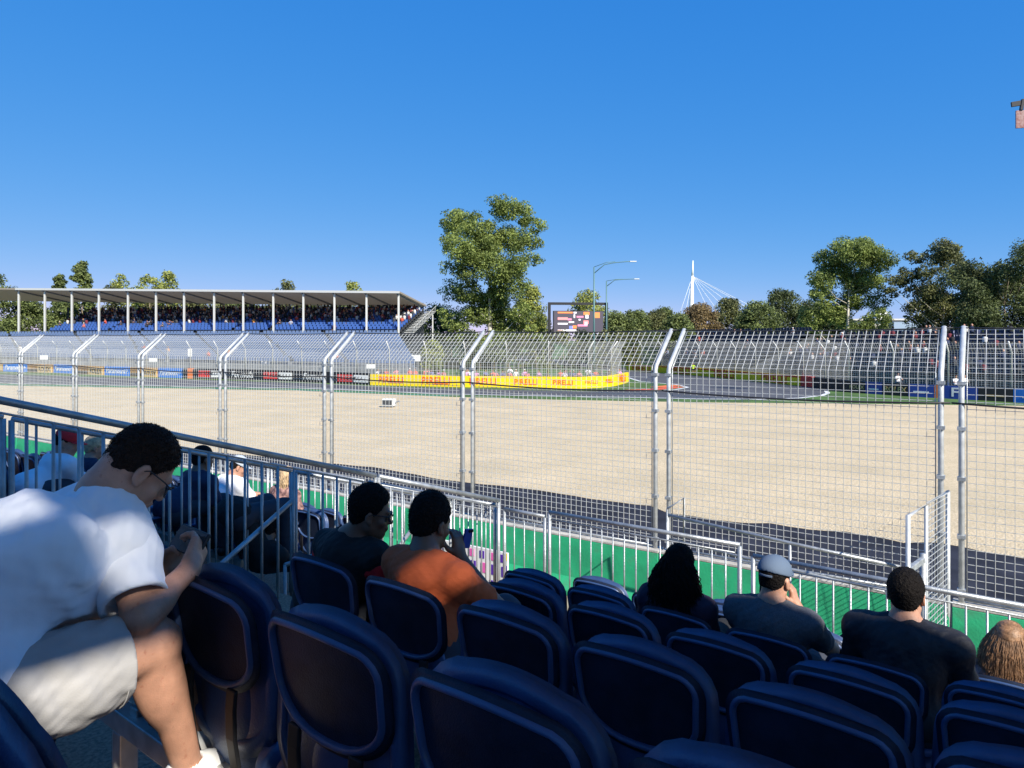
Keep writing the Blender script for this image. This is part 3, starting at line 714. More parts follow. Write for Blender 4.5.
SHIRT = [(.02,.02,.025),(.03,.04,.09),(.65,.65,.63),(.02,.03,.10),(.55,.08,.04),(.08,.09,.1),(.7,.3,.05),(.3,.35,.45),(.02,.02,.02),(.5,.12,.10),(.05,.2,.4),(.75,.72,.65),(.02,.025,.04),(.015,.02,.03)]
def spect(loc, rz, label, group, col=None):
    o = bpy.data.objects.new('person', random.choice(protos)); COL.objects.link(o); o.location = loc; o.rotation_euler = (0,0,rz); c = col or random.choice(SHIRT)
    o.color = (*c,1); return tag(o, label, 'person', group)
fbk = MB()                                     # simplified seats beyond the nearest ones
def far_seat_mesh():
    m = MB(); m.box((0,.0,.62),(.42,.05,.42)); m.box((0,-.2,.42),(.42,.36,.05)); m.box((0,.0,.3),(.06,.06,.6)); return m.mesh('terrace_seat')
fsm = {}
for c in ('stand_blue','stand_dark','seat_grey'): 
    if c == 'seat_grey': M[c] = mat('grey_blue_seat_plastic',(.13,.19,.32),.5)
    me = far_seat_mesh(); me.materials.append(M[c]); fsm[c] = me
def seat_spec(m, P, an, mi):
    m.box(Vector(P)+Vector((0,0,.55)), (.42,.06,.5), an, mi); mt = Matrix.Rotation(an,3,'Z')
    m.box(Vector(P)+mt@Vector((0,-.2,.40)), (.42,.36,.05), an, mi)
individual = [0]
def terrace(name, lower, upper, z0, z1, rows, label, seatm, pop, x0f=0, x1f=1, glab='', shade='stand_grey', gcrowd='', indiv=0, rowpop=None, colset=None, gap=.56, crowd_label=''):
    """lower/upper: ground polylines of equal length (left to right); rows climb from lower to upper"""
    g = empty(name, (lower[0]+upper[-1])/2, 0, label, 'grandstand'); gb = Vector(g.location)
    st = MB(); seats = MB(); n = len(lower)
    for r in range(rows):
        q0, q1 = r/rows, (r+1)/rows; z = z0+(z1-z0)*(r+1)/rows; zl = z0+(z1-z0)*r/rows
        for i in range(n-1):
            a0 = lower[i].lerp(upper[i],q0)-gb; a1 = lower[i].lerp(upper[i],q1)-gb; b0 = lower[i+1].lerp(upper[i+1],q0)-gb; b1 = lower[i+1].lerp(upper[i+1],q1)-gb
            v = [Vector((a0.x,a0.y,zl)),Vector((b0.x,b0.y,zl)),Vector((b0.x,b0.y,z)),Vector((a0.x,a0.y,z)),Vector((b1.x,b1.y,z)),Vector((a1.x,a1.y,z))]
            if r == 0: v[0].z = v[1].z = 0
            st.add(v, [(0,1,2,3),(3,2,4,5)])
            # seats
            A = lower[i].lerp(upper[i],(r+.55)/rows); B = lower[i+1].lerp(upper[i+1],(r+.55)/rows); d = B-A; L = d.length; an = math.atan2(d.y,d.x); k = int(L/gap)
            for j in range(k):
                if (j+i*7) % 17 == 0: continue        # aisles
                P = A.lerp(B,(j+.5)/k); P.z = z; pr = pop if rowpop is None else rowpop[r]
                if random.random() < pr and len([1]) and spectators[0] < SPMAX:
                    spectators[0] += 1; spect((P.x,P.y-.1,z-.05), an+math.pi+random.uniform(-.4,.4), crowd_label, gcrowd, random.choice(colset) if colset else None)
                if indiv > individual[0] and r < 2 and random.random() < .75:
                    individual[0] += 1; o = bpy.data.objects.new('terrace_seat', fsm[seatm]); COL.objects.link(o); o.location = P; o.rotation_euler = (0,0,an); tag(o, glab, 'seat', glab)
                else: seat_spec(seats, P-gb, an, 0)
                if name == 'covered_grandstand' and r >= 3 and random.random() < (.35,.6,.72,.8,.8,.8,.8,.8)[r-3]: crowd_pts.append((Vector((P.x,P.y,z)), an))
                if name == 'dark_grandstand' and random.random() < .22: crowd_pts.append((Vector((P.x,P.y,z)), an))
    for i in (0,n-1):                                    # end walls and rear
        a = lower[i]-gb; b = upper[i]-gb; st.add([Vector((a.x,a.y,0)),Vector((b.x,b.y,0)),Vector((b.x,b.y,z1)),Vector((a.x,a.y,z0))],[(0,1,2,3)])
    for i in range(n-1):
        a = upper[i]-gb; b = upper[i+1]-gb; st.add([Vector((a.x,a.y,0)),Vector((b.x,b.y,0)),Vector((b.x,b.y,z1)),Vector((a.x,a.y,z1))],[(0,1,2,3)])
    st.build('terrace_steps', M[shade], g, fix=False)
    s = seats.build('seating', M[seatm], g, fix=False); s['kind'] = 'stuff'
    return g
spectators = [0]; SPMAX = 205; crowd_pts = []
# covered stand across the track
YA, YB = 110., 95.
def upx(px):                                          # front line of the covered block
    u = (px-512)/F; x0,y0 = (20-512)/F*YA, YA; x1,y1 = (402-512)/F*YB, YB; dx,dy = x1-x0, y1-y0
    s = (u*y0-x0)/(dx-u*dy); return Vector((x0+dx*s, y0+dy*s, 0))
nb = Vector((.238,.971,0))
xs = [44,73,129,185,244,304,367,400]
up = [upx(x) for x in xs]; bk = [p+nb*9 for p in up]
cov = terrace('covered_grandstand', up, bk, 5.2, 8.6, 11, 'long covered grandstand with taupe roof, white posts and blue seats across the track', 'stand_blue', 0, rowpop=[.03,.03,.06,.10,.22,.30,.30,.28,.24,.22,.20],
    gcrowd='spectators in the covered grandstand', crowd_label='tiny spectator sitting in the shade of the covered grandstand across the track', shade='stand_charcoal')
gb = Vector(cov.location)
px_posts = [20,46,73,100,129,157,185,215,244,274,304,335,367,399]
def rz_(px): return 4.4+(HY-interp([(-120,288.5),(20,290),(400,293.3)],px))*upx(px).y/F
for px in px_posts:
    p = upx(px); m = MB(); m.box(p-gb+Vector((0,-.25,(rz_(px))/2)), (.24,.24,rz_(px)-.02)); m.build('post', M['wire'], cov)
    q = p+nb*8.8-gb; m = MB(); m.box(q+Vector((0,0,5)), (.25,.25,9.6)); m.build('rear_post', M['stand_charcoal'], cov)
m = MB(); edge_ = [-130,20,100,200,300,402]
for i in range(len(edge_)-1):
    a, b = upx(edge_[i]), upx(edge_[i+1]); za, zb = rz_(edge_[i]), rz_(edge_[i+1]); A_, B_ = a-nb*.8-gb, b-nb*.8-gb; C_, D_ = b+nb*9.2-gb, a+nb*9.2-gb
    v = [A_+Vector((0,0,za)),B_+Vector((0,0,zb)),C_+Vector((0,0,zb-1.35)),D_+Vector((0,0,za-1.35))]; v += [x+Vector((0,0,.22)) for x in v]
    m.add(v, [(3,2,1,0),(4,5,6,7),(0,1,5,4),(1,2,6,5),(2,3,7,6),(3,0,4,7)])
m.build('roof', M['roof'], cov)
m = MB()
for px in px_posts: 
    p = upx(px)-gb; z = rz_(px); m.beam(p-nb*.7+Vector((0,0,z-.12)), p+nb*9.1+Vector((0,0,z-1.47)), .14, .2)
m.build('rafter', M['stand_grey'], cov)
m = MB(); m.beam(upx(20)-gb-nb*.82+Vector((0,0,rz_(20)+.1)), upx(402)-gb-nb*.82+Vector((0,0,rz_(402)+.1)), .06, .3); m.build('gutter', M['wire'], cov)
m = MB()
a, b = upx(44)-gb+nb*9.2, upx(402)-gb+nb*9.2
for z in (8.9,9.3,9.7): m.beam(a+Vector((0,0,z)), b+Vector((0,0,z)), .05,.05)
m.build('rear_guard_rail', M['wire'], cov)
m = MB()                                              # stair at the right end
e = upx(402)-gb
for i in range(16): m.box(e+nb*(i*.58)+Vector((.8,0,5.2+i*.22)), (1.4,.4,.06)); m.tube([e+nb*(i*.58)+Vector((1.5,0,5.2+i*.22)), e+nb*(i*.58)+Vector((1.5,0,6.0+i*.22))], .02, 5)
m.beam(e+Vector((1.5,0,6.0)), e+nb*9+Vector((1.5,0,9.4)), .05,.05)
m.beam(e+nb*9+Vector((1.0,0,0)), e+nb*9+Vector((1.0,0,8.6)), .16,.16)
m.build('end_stair', M['wire'], cov)
# uncovered terrace in front of it
lw = []
xl = [-40,44,129,215,300,360,398]
for x in xl:
    p = G(x, interp(LB,x)); lw.append(p+nb*(3.2 if x < 100 else 5)+Vector((0,0,0)))
ul = [upx(x)-nb*.4 for x in xl]
terrace('open_grandstand', lw, ul, 1.3, 4.9, 13, 'long open bank of grey blue seats in front of the covered grandstand', 'seat_grey', .012, glab='grey blue terrace seats in the lowest rows across the track', indiv=170,
    gcrowd='spectators scattered over the open grandstand', crowd_label='tiny spectator sitting alone on the open bank of grey blue seats', colset=[(.75,.75,.72),(.6,.1,.06),(.7,.3,.1)])
# dark stand on the right behind the outer barrier
def off(P, x, o): 
    p = G(x, interp(P,x)); q = G(x+3, interp(P,x+3)); d = (q-p).normalized(); return p+Vector((-d.y,d.x,0))*o
xr = [725,770,810,860,910,960,1024,1090]
lw = [off(RB,x,5.5) for x in xr]; ul = [off(RB,x,15.5) for x in xr]
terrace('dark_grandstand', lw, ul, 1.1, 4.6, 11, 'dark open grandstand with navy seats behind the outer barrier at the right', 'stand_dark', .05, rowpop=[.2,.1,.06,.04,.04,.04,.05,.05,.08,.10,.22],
    gcrowd='spectators in the dark grandstand', crowd_label='tiny spectator in the dark open grandstand at the right', shade='stand_charcoal', colset=[(.8,.8,.78),(.75,.75,.72),(.6,.12,.08),(.1,.1,.12),(.3,.4,.5)])
cm = MB()                                             # the packed upper rows read as one mass
for P, an in crowd_pts:
    q = P-Vector(cov.location); a = random.uniform(-.1,.1); mi = random.randrange(6); f_ = Matrix.Rotation(an+random.uniform(-.4,.4),3,'Z')
    cm.tube([q+Vector((0,-.1,.40)),q+Vector((a,-.12,.62)),q+Vector((a,-.15,.98)),q+Vector((a,-.15,1.06))],[.16,.19,.21,.07],6,mi)
    cm.tube([q+Vector((a,-.16,1.05)),q+Vector((a,-.18,1.12)),q+Vector((a,-.18,1.22)),q+Vector((a,-.16,1.29))],[.05,.095,.10,.04],6,6+random.randrange(3))
    cm.tube([q+Vector((a-.12,-.2,.5)),q+Vector((a,-.55,.5)),q+Vector((a,-.55,.1))],[.1,.09,.06],5,5)
cols_ = [mat(n_,c_,.85) for n_,c_ in (('black_crowd_cloth',(.012,.012,.015)),('navy_crowd_cloth',(.02,.03,.08)),('charcoal_crowd_cloth',(.05,.05,.055)),('pale_crowd_cloth',(.5,.5,.48)),('maroon_crowd_cloth',(.14,.02,.03)),('dark_crowd_cloth',(.02,.025,.03)))]
cwd = cm.build('crowd', cols_+[M['hair_dark'],M['skin'],M['hair_dark']], None, cov.location, smooth=True); tag(cwd, 'packed mass of spectators filling the rows under the long roof and the dark stand at the right', 'crowd', kind='stuff')
xr = [628,650,680,712]
lw = [off(RB,x,5) for x in xr]; ul = [off(RB,x,14) for x in xr]
spectators[0] = 0; SPMAX = 30
terrace('shaded_grandstand', lw, ul, 1.0, 5.2, 9, 'distant dark stand in tree shade right of the yellow bend', 'stand_dark', .05, shade='stand_charcoal', gcrowd='spectators in the shaded stand', crowd_label='tiny spectator in the distant shaded stand behind the yellow and red boards')
# standing and sitting crowd behind the yellow boards
for i in range(44):
    x = random.uniform(372,622); p = G(x, interp(LB,x)); y = p.y+random.uniform(1.5,5); c = random.choice([(.7,.25,.25),(.6,.3,.5),(.75,.7,.7),(.15,.15,.3),(.7,.15,.1),(.1,.1,.12)])
    spect(((x-512)/F*y, y, .25), R(180)+random.uniform(-.5,.5), 'tiny spectator behind the yellow boards of the bend', 'spectators behind the yellow boards', c)
# white signs and marshals
for (x,y,w_,h_,Y,l) in ((44,357.5,8,4,92,'small white sign on the far fence, leftmost'),(153,360,8,4,90,'small white sign on the far fence left of the tall narrow one'),(190,352.5,4.2,8,88,'tall narrow white sign on the far fence'),(266,363.5,9,4.5,84,'small white sign on the far fence right of the narrow one'),(371,366.5,9,4.5,74,'small white sign above the first yellow board'),(412,358.3,17,6,80,'large white sign above the yellow boards')):
    p = W(x,y,Y); g = empty('white_sign',(p.x,p.y,0),0,l,'sign','white signs along the far fence')
    m = MB(); m.box((0,0,p.z),(w_*Y/F,.06,h_*Y/F)); m.build('face', M['white'], g); m = MB(); m.box((0,.08,p.z/2),(.06,.06,p.z)); m.build('pole', M['stand_grey'], g)
for (x,Y,c,l) in ((898,60,(.8,.8,.8),'marshal in a white shirt standing behind the outer boards'),(510,74,(.8,.8,.8),'person in white behind the middle yellow board'),(588,72,(.8,.8,.8),'person in white near the bend of the yellow boards'),(956,56,(.8,.8,.8),'person in white seen between the post pair'),(965,56.5,(.82,.82,.8),'second person in white just right of the gap of the post pair'),(693,86,(.5,.7,.02),'marshal in a lime vest in the shaded stand')):
    spect(((x-512)/F*Y, Y, .35), R(180), l, None, c)
# marker box on the gravel
p = G(389,407.5); g = empty('trackside_box', p, R(-8), 'small grey and white box on the gravel behind the fence', 'box')
m = MB(); m.box((0,0,.34),(.82,.4,.46)); m.build('housing', M['white'], g, bevel=.02); m = MB(); m.box((-.05,-.21,.34),(.62,.03,.34)); m.build('dark_face', M['stand_charcoal'], g)
m = MB(); m.tube([(.42,0,.3),(.62,0,.42),(.7,0,.40)],.05,6); m.build('spout', M['stand_grey'], g)
for sx in (-.3,.3):
    m = MB(); m.box((sx,0,.06),(.06,.3,.12)); m.build('foot', M['stand_grey'], g)

# ================================================================== screen, lamps, bridge, building
Y = 118.; c = W(578,340,Y); g = empty('video_screen', (c.x,c.y,0), R(6), 'big dark video screen in a black truss frame beside the tall tree', 'screen')
s = Y/F; zt = 4.4+37.5*s
def fx(px): return (px-578)*s
m = MB()
for x in (fx(549), fx(607)): m.beam((x,0,0),(x,0,zt),.42,.42)
m.build('upright', M['black'], g); m = MB(); m.beam((fx(548),0,zt-.2),(fx(608),0,zt-.2),.4,.42); m.build('top_truss', M['black'], g)
m = MB(); m.box((0,-.1,4.4+18*s),(50.5*s,.6,22*s)); m.build('cabinet', M['stand_charcoal'], g)
scr = mat('screen_glow',(.03,.025,.035),.5); N=scr.node_tree.nodes['Principled BSDF']; N.inputs['Emission Color'].default_value=(.11,.10,.14,1); N.inputs['Emission Strength'].default_value=.35
def glow(name, c): 
    q = mat(name,c,.5); b=q.node_tree.nodes['Principled BSDF']; b.inputs['Emission Color'].default_value=(*c,1); b.inputs['Emission Strength'].default_value=.30; return q
gl = [glow('orange_pixels',(.75,.22,.06)), glow('pink_pixels',(.75,.25,.25)), glow('white_pixels',(.7,.68,.72)), glow('blue_pixels',(.15,.2,.6)), glow('magenta_pixels',(.6,.2,.32))]
m = MB(); m.box((0,-.43,4.4+18*s),(49.5*s,.06,21*s)); m.build('display', scr, g)
m = MB()
def bx(x0,x1,y0,y1,mi): m.box(((fx((x0+x1)/2)), -.48, 4.4+(340-(y0+y1)/2)*s), (abs(x1-x0)*s,.04,abs(y1-y0)*s), 0, mi)
for a in ((557,572,312,313.5,0),(573,576,312,313.6,2),(583,589,312,315,0),(593,599.5,312.5,318,0),(557,567,317.5,320,1),(567,571,318.5,320.5,4),(573,574.5,314.5,318,2),(576,583,316,317.8,4),(578,580,319,320.6,2),(585,588,315,318.5,2),(557,567,323,324.6,2),(568,573.5,321.5,323,2),(568.5,572,326,329,3),(572,576,325.5,328.5,0),(577,587,324.5,326.5,4),(583,588,320.5,324,1),(584,587,322,325.5,2),(557,576,329.6,331.2,2),(557,563,330,331.2,0)): bx(*a)
m.build('picture', gl, g)
for (x,y) in ((551.5,332),(605,332)):
    q = MB(); q.box((fx(x),-.3,4.4+(340-y)*s),(.5,.5,.9)); q.build('loudspeaker', M['black'], g)
def lamp(px, ptop, px2, py2, Y, label):
    b = W(px,340,Y); base = Vector((b.x,b.y,0)); g = empty('street_lamp', base, 0, label, 'street lamp', 'curved street lamps by the screen'); s = Y/F
    zt = 4.4+(340-ptop)*s; dx = (px2-px)*s; z2 = 4.4+(340-py2)*s
    m = MB(); m.tube([(0,0,0),(0,0,zt*.5),(0,0,zt)], [.16,.13,.09], 8); m.build('pole', M['lamp'], g, smooth=True)
    m = MB(); m.tube([(0,0,zt-.9),(dx*.25,0,zt+(z2-zt)*.45),(dx*.5,0,zt+(z2-zt)*.8),(dx*.8,0,z2),(dx*.86,0,z2)], .06, 6); m.tube([(0,0,zt),(dx*.3,0,zt+(z2-zt)*.85),(dx*.5,0,zt+(z2-zt)*.95)],.04,6); m.build('arm', M['lamp'], g, smooth=True)
    m = MB(); m.box((dx*.93,0,z2),(abs(dx)*.16,.3,.14)); m.build('lamp_head', M['wire'], g, bevel=.03)
M['lamp'] = mat('green_grey_painted_steel',(.10,.20,.20),.5,.2)
lamp(594,267,636,261.5,100,'tall green grey lamp post with curved arm in front of the screen')
lamp(606.5,281,639,279,118,'shorter thin lamp post right behind the screen frame')
# cable-stayed footbridge pylon
Y = 620.; s = Y/F; b = W(692.5,340,Y); g = empty('bridge_pylon',(b.x,b.y,0),0,'white needle pylon of a distant cable bridge above the trees','bridge')
M['pylon'] = mat('white_bridge_steel',(.80,.80,.80),.5)
z = lambda py: 4.4+(340-py)*s
m = MB(); m.tube([(0,0,z(277)),(.4,0,z(260.5))],[1.1,.35],8); m.tube([(-2.6,0,0),(-.9,0,z(300)),(0,0,z(276))],[2.2,1.7,1.2],8); m.tube([(2.2,6,0),(.6,3,z(300)),(0,0,z(276))],[1.8,1.3,1.0],8); m.build('mast', M['pylon'], g, smooth=True)
for (x1,y1) in ((682,307),(686,310),(706,305),(712,303),(720,303),(728,302),(735,300),(743,302)):
    m = MB(); m.tube([(0,0,z(276)),((x1-692.5)*s,0,z(y1)),((x1-692.5)*s+((x1-692.5)*s)*.5,0,z(y1+14))],[.15,.15,.15],5); m.build('stay_cable', M['pylon'], g, smooth=True)
m = MB(); m.box((10,0,9),(120,4,1.6)); m.build('deck', M['pylon'], g)
# pale building behind the trees at the right
Y=230.; s=Y/F; b = W(880,340,Y); g = empty('low_building',(b.x,b.y,0),R(-8),'low pale building with a bluish roof between the big trees at the right','building')
M['bluegrey'] = mat('blue_grey_cladding',(.28,.36,.47),.6); M['cream'] = mat('cream_wall',(.55,.52,.45),.8)
m = MB(); m.box((-5,0,5.2),(60*s,16,10.4)); m.build('wall', M['cream'], g); m = MB(); m.box((5,-9,4.4+17*s-1.4),(32*s,6,2.8)); m.build('clad_front', M['bluegrey'], g)
m = MB(); m.box((-5,0,10.8),(64*s,18,.5)); m.build('roof', M['cream'], g); m = MB(); m.box((-1.5,-4,12),(9*s,5,3)); m.build('plant_room', M['white'], g)
for i in range(6):
    m = MB(); m.box((-14+i*4.2,-8.03,8.2),(2.6,.12,1.3)); m.build('window', M['stand_charcoal'], g)
# panel hanging in from the top right
Y = 45.; b = W(1030,340,Y); g = empty('hanging_sign',(b.x,b.y,0),R(-12),'patterned brown and pink sign panel with black bracket high at the right edge','sign'); s=Y/F
m = MB(); m.tube([(1.3,0,0),(1.3,0,4.4+243*s)],.10,10); m.build('pole', M['cable'], g, smooth=True)
m = MB(); z1 = 4.4+(340-127.5)*s; z2 = 4.4+(340-110)*s
m.box((.15,0,(z1+z2)/2),(1.9,.12,z2-z1)); m.build('panel', M['pinkbrown'] if 'pinkbrown' in M else mat('pink_brown_print',(.20,.06,.05),.5,col2=(.32,.20,.18),vscale=9), g)
m = MB(); m.beam((-1.05,0,4.4+236.5*s),(1.3,0,4.4+241*s),.15,.30); m.beam((-.5,0,z2+.02),(-.4,0,4.4+241*s),.15,.25); m.beam((.4,0,z2+.08),(1.3,0,z2+.14),.12,.2); m.build('bracket', M['cable'], g)
# ================================================================== trees
LM = {
 'poplar': leaf_mat('bright_broad_leaves', (.055,.085,.020), (.42,.50,.14), .45),
 'olive': leaf_mat('olive_gum_leaves', (.040,.052,.020), (.26,.27,.10), .3),
 'dark': leaf_mat('dark_evergreen_leaves', (.030,.044,.018), (.15,.185,.065), .3),
 'mid': leaf_mat('mid_green_leaves', (.045,.065,.022), (.24,.29,.09), .3),
 'red': leaf_mat('reddish_brown_leaves', (0.109,0.081,0.040), (0.290,0.209,0.090)),
 'yellow': leaf_mat('yellow_green_leaves', (0.128,0.164,0.036), (0.435,0.453,0.109)),
}
def foliage_mesh(C, RAD, per, size, flat=.75, tonebase=None, rs=None, droop=0):
    n = sum(per); cen = np.repeat(C, per, 0); rad = np.repeat(RAD, per)
    d = rs.normal(size=(n,3)); d /= np.linalg.norm(d,axis=1)[:,None]; rr = rad*rs.uniform(.25,1.0,n)**.55
    P = cen+d*rr[:,None]*np.array([1,1,flat])
    nrm = d*.7+rs.normal(size=(n,3))*.6+np.array([0,0,.35]); nrm /= np.linalg.norm(nrm,axis=1)[:,None]
    a = np.cross(nrm, rs.normal(size=(n,3))); a /= np.linalg.norm(a,axis=1)[:,None]; b = np.cross(nrm,a)
    s = size*rs.uniform(.55,1.25,n)[:,None]
    V = np.stack([P-a*s*.5, P+b*s*.32+nrm*s*.06, P+a*s*.5, P-b*s*.32+nrm*s*.06],1).reshape(-1,3)
    tone = np.clip(np.repeat(tonebase, per)+rs.normal(size=n)*.24,0,1)
    me = bpy.data.meshes.new('foliage'); me.vertices.add(4*n); me.vertices.foreach_set('co', V.astype(np.float32).ravel())
    me.loops.add(4*n); me.loops.foreach_set('vertex_index', np.arange(4*n,dtype=np.int32)); me.polygons.add(n); me.polygons.foreach_set('loop_start', np.arange(n,dtype=np.int32)*4)
    me.update(calc_edges=True)
    at = me.attributes.new('tone','FLOAT','FACE'); at.data.foreach_set('value', tone.astype(np.float32)); return me
def tree(name, label, px, ytop, width_px, Y, kind, clumps, leaves, size, prof='oval', group=None, crown0=.3, bark='bark', seed=1, trunk_r=.35, cr=None, limbs=True, depth=1.0, blobs=None):
    if name != 'bush' and not name.startswith('broadleaf'): clumps = int(clumps*2.6); leaves = int(leaves*2.9)
    rs = np.random.default_rng(seed); s = Y/F; b = W(px,340,Y); H = 4.4+(340-ytop)*s; Wd = width_px*s/2
    g = empty(name, (b.x,b.y,0), 0, label, 'tree', group); C = []; RD = []
    if blobs:                                          # (px, py, radius px) lobes read off the photograph, given depth at random
        for (bx_,by_,br) in blobs:
            dy = rs.uniform(-.5,.5)*Wd*depth
            k = max(3, int(clumps*(br*br)/sum(q[2]**2 for q in blobs)))
            for _ in range(k):
                d = rs.normal(size=3); d /= np.linalg.norm(d); q = rs.uniform(.2,1)**.5*br*s*.92
                C.append(((bx_-px)*s+d[0]*q, dy+d[1]*q, 4.4+(340-by_)*s+d[2]*q*.85)); RD.append((cr or Wd*.2)*rs.uniform(.55,1.1)*min(1.2,br/18 if br<18 else 1))
    else:
        while len(C) < clumps:
            z = rs.uniform(crown0,1.0); q = (z-crown0)/(1-crown0)
            if prof == 'oval': w = math.sin(math.pi*min(.97,.18+.80*q))**.7
            elif prof == 'cone': w = (1-q)**.7*.95+.12
            elif prof == 'umbrella': w = min(1,.5+q*.7)*math.sqrt(max(0,1-max(0,(q-.55)/.45)**2))+.05
            else: w = math.sqrt(max(0.02,1-(q*.98)**2.4))
            a = rs.uniform(0,2*math.pi); r = rs.uniform(.15,1)**.5*w*Wd*.86*(1+.18*math.sin(3*a+seed+5*z))
            C.append((r*math.cos(a), r*math.sin(a)*depth, z*(H-Wd*.10))); RD.append((cr or Wd*.26)*rs.uniform(.6,1.15))
    C = np.array(C); RD = np.array(RD); per = np.maximum(6, (leaves*RD**2/np.sum(RD**2))).astype(int)
    tone = rs.uniform(.15,.8,len(C))
    me = foliage_mesh(C, RD, per, size, tonebase=tone, rs=rs)
    link('crown', me, LM[kind], g)
    m = MB(); lean = rs.uniform(-.03,.03)*H
    top = H*(.80 if not blobs else .62); zs = [0,.15,.35,.6,1]
    tp = [Vector((lean*q+rs.uniform(-.1,.1)*trunk_r, rs.uniform(-.2,.2)*trunk_r, top*q)) for q in zs]
    m.tube(tp, [trunk_r*1.25,trunk_r,trunk_r*.8,trunk_r*.5,trunk_r*.12], 9)
    if limbs:
        for i in rs.permutation(len(C))[:min(len(C), 20)]:
            c = Vector(C[i]); q = min(.93,max(.16,(c.z-Vector((c.x,c.y,0)).length*.9)/top)); k = min(3, int(np.searchsorted(zs,q)-1)); f_ = (q-zs[k])/(zs[k+1]-zs[k])
            a = tp[k].lerp(tp[k+1], f_); r0 = trunk_r*(.34*(1-q)+.08); mid = a.lerp(c,.5)+Vector((rs.normal()*.08,rs.normal()*.08,-.14+rs.normal()*.04))*(c-a).length
            m.tube([a,mid,c],[r0,r0*.6,r0*.15],5)
    m.build('trunk', M[bark], g, smooth=True); return g
# the tall lone tree, lobe by lobe
lone = [(455,218,17),(449,241,12),(462,250,16),(478,228,17),(505,208,16),(522,212,14),(532,226,13),(536,244,10),(524,243,14),(505,238,17),(488,246,18),(471,268,18),(450,268,9),(452,290,13),(470,293,16),(497,272,18),(517,266,15),(530,262,10),(514,288,15),(492,298,18),(476,315,17),(500,322,20),(522,312,14),(450,318,14),(530,325,10),(460,335,16),(508,340,18),(484,350,22)]
tree('broadleaf_tree','tall lone broadleaf tree with uneven leafy crown left of the video screen', 490,193,116,112,'poplar',760,80000,.36,blobs=lone,seed=4,trunk_r=.45,cr=1.5,depth=.9,bark='bark_pale')
tree('bushy_tree','pale straw coloured tree close behind the foot of the tall lone tree',531,288,34,122,'yellow',30,2600,.42,seed=9,prof='oval',crown0=.1,cr=1.6)
tree('bushy_tree','small round dark tree between the covered stand and the tall lone tree',437,306,40,125,'mid',30,2600,.42,seed=19,prof='oval',crown0=.1,cr=1.7)
tree('bushy_tree','yellow green bush just below the large white sign by the yellow boards',432,342,22,92,'yellow',16,1300,.3,seed=21,crown0=.05,cr=.8,trunk_r=.12)
tree('bushy_tree','round tree rising behind the top of the video screen frame',588,291,46,135,'yellow',34,3200,.42,seed=23,crown0=.1,cr=1.7)
tree('bushy_tree','small dark tree left of the video screen frame',543,316,28,140,'mid',20,1600,.45,seed=25,crown0=.1,cr=1.5)
# behind the covered stand
bhn = [(-8,270,64,'mid','oval','big rounded tree at the left edge behind the covered stand'),(28,300,60,'mid','oval','low bushy tree seen under the left end of the roof'),(60,275,26,'mid','cone','small pointed tree above the roof left of the taller pointed one'),(82,262,34,'mid','cone','taller pointed tree above the roof'),
 (112,286,40,'olive','oval','low olive tree under the roof right of the pointed trees'),(120,275,22,'yellow','oval','sparse yellow green tree top above the roof, left of its neighbour'),(148,276,34,'yellow','oval','sparse yellow green tree top above the roof, wider one'),(168,272,22,'yellow','oval','sparse yellow green tree top above the roof, thinnest one'),(195,296,60,'olive','oval','low olive tree seen under the middle left of the roof'),
 (245,296,60,'mid','oval','low green tree seen under the middle of the roof'),(286,280,34,'olive','oval','sparse olive tree top above the right half of the roof'),(310,296,50,'mid','oval','low green tree seen under the right half of the roof'),(225,297,50,'olive','oval','low olive tree under the roof left of the middle'),(70,299,60,'mid','oval','low green tree under the roof below the pointed trees'),(150,299,60,'olive','oval','low olive tree under the roof below the sparse tops'),(278,299,50,'olive','oval','low olive tree under the roof below the sparse olive top'),(340,299,50,'mid','oval','low green tree under the roof below the yellow green top'),(352,281,38,'yellow','oval','yellow green tree top above the roof near its right end'),(375,297,60,'mid','oval','low green tree seen under the right end of the roof'),(412,316,36,'mid','oval','low bushes beside the stair end of the covered stand')]
for i,(px,yt,w_,kd,pf,lb) in enumerate(bhn):
    sp_ = yt < 290 and kd in ('yellow','olive')
    tree('tree', lb, px, yt, w_*1.1, 138+5*(i%3), kd, 24 if sp_ else 44, 800 if sp_ else 3400, .5, pf, 'trees behind the covered stand', .12 if not sp_ else .5, seed=40+i, cr=1.1 if sp_ else None, trunk_r=.25)
# tree line from the screen to the right
band = [(618,314,34,'mid','pale round tree just right of the video screen'),(636,311,32,'mid','tree in the distant line under the tip of the lamp arm'),(655,312,34,'olive','low tree in the distant line left of the pylon'),(664,309,22,'mid','small domed tree in front of the pylon foot'),(678,316,30,'mid','low green tree under the left stay cables'),(699,304,44,'red','reddish brown domed tree right of the pylon foot'),(728,299,40,'olive','loose olive tree in front of the right stay cables'),(757,302,44,'mid','green tree between the loose olive tree and the taller dark one'),(783,289,46,'dark','taller dark tree at the right end of the distant line'),(812,300,44,'dark','dark tree beneath the left side of the umbrella crown'),(835,312,50,'dark','low dark tree below the umbrella crowned tree')]
for i,(px,yt,w_,kd,lb) in enumerate(band):
    tree('tree', lb, px, yt, w_*1.25, 128+(i*7)%22, kd, 60, 5600, .42, 'dome', 'tree line right of the screen', .08, seed=80+i, cr=1.45, trunk_r=.3)
umb_ = [(846,253,20),(826,262,14),(868,262,16),(820,280,14),(840,272,16),(862,282,18),(878,280,12),(830,297,13),(856,300,14),(876,302,12),(884,292,7),(815,292,10),(842,315,16),(866,318,13),(822,318,15),(852,332,14)]
tree('spreading_tree','tall tree with a bright green umbrella crown and visible limbs at the right', 846,238,84,100,'poplar',150,15000,.30,blobs=umb_,seed=11,trunk_r=.4,cr=1.35,bark='bark_pale')
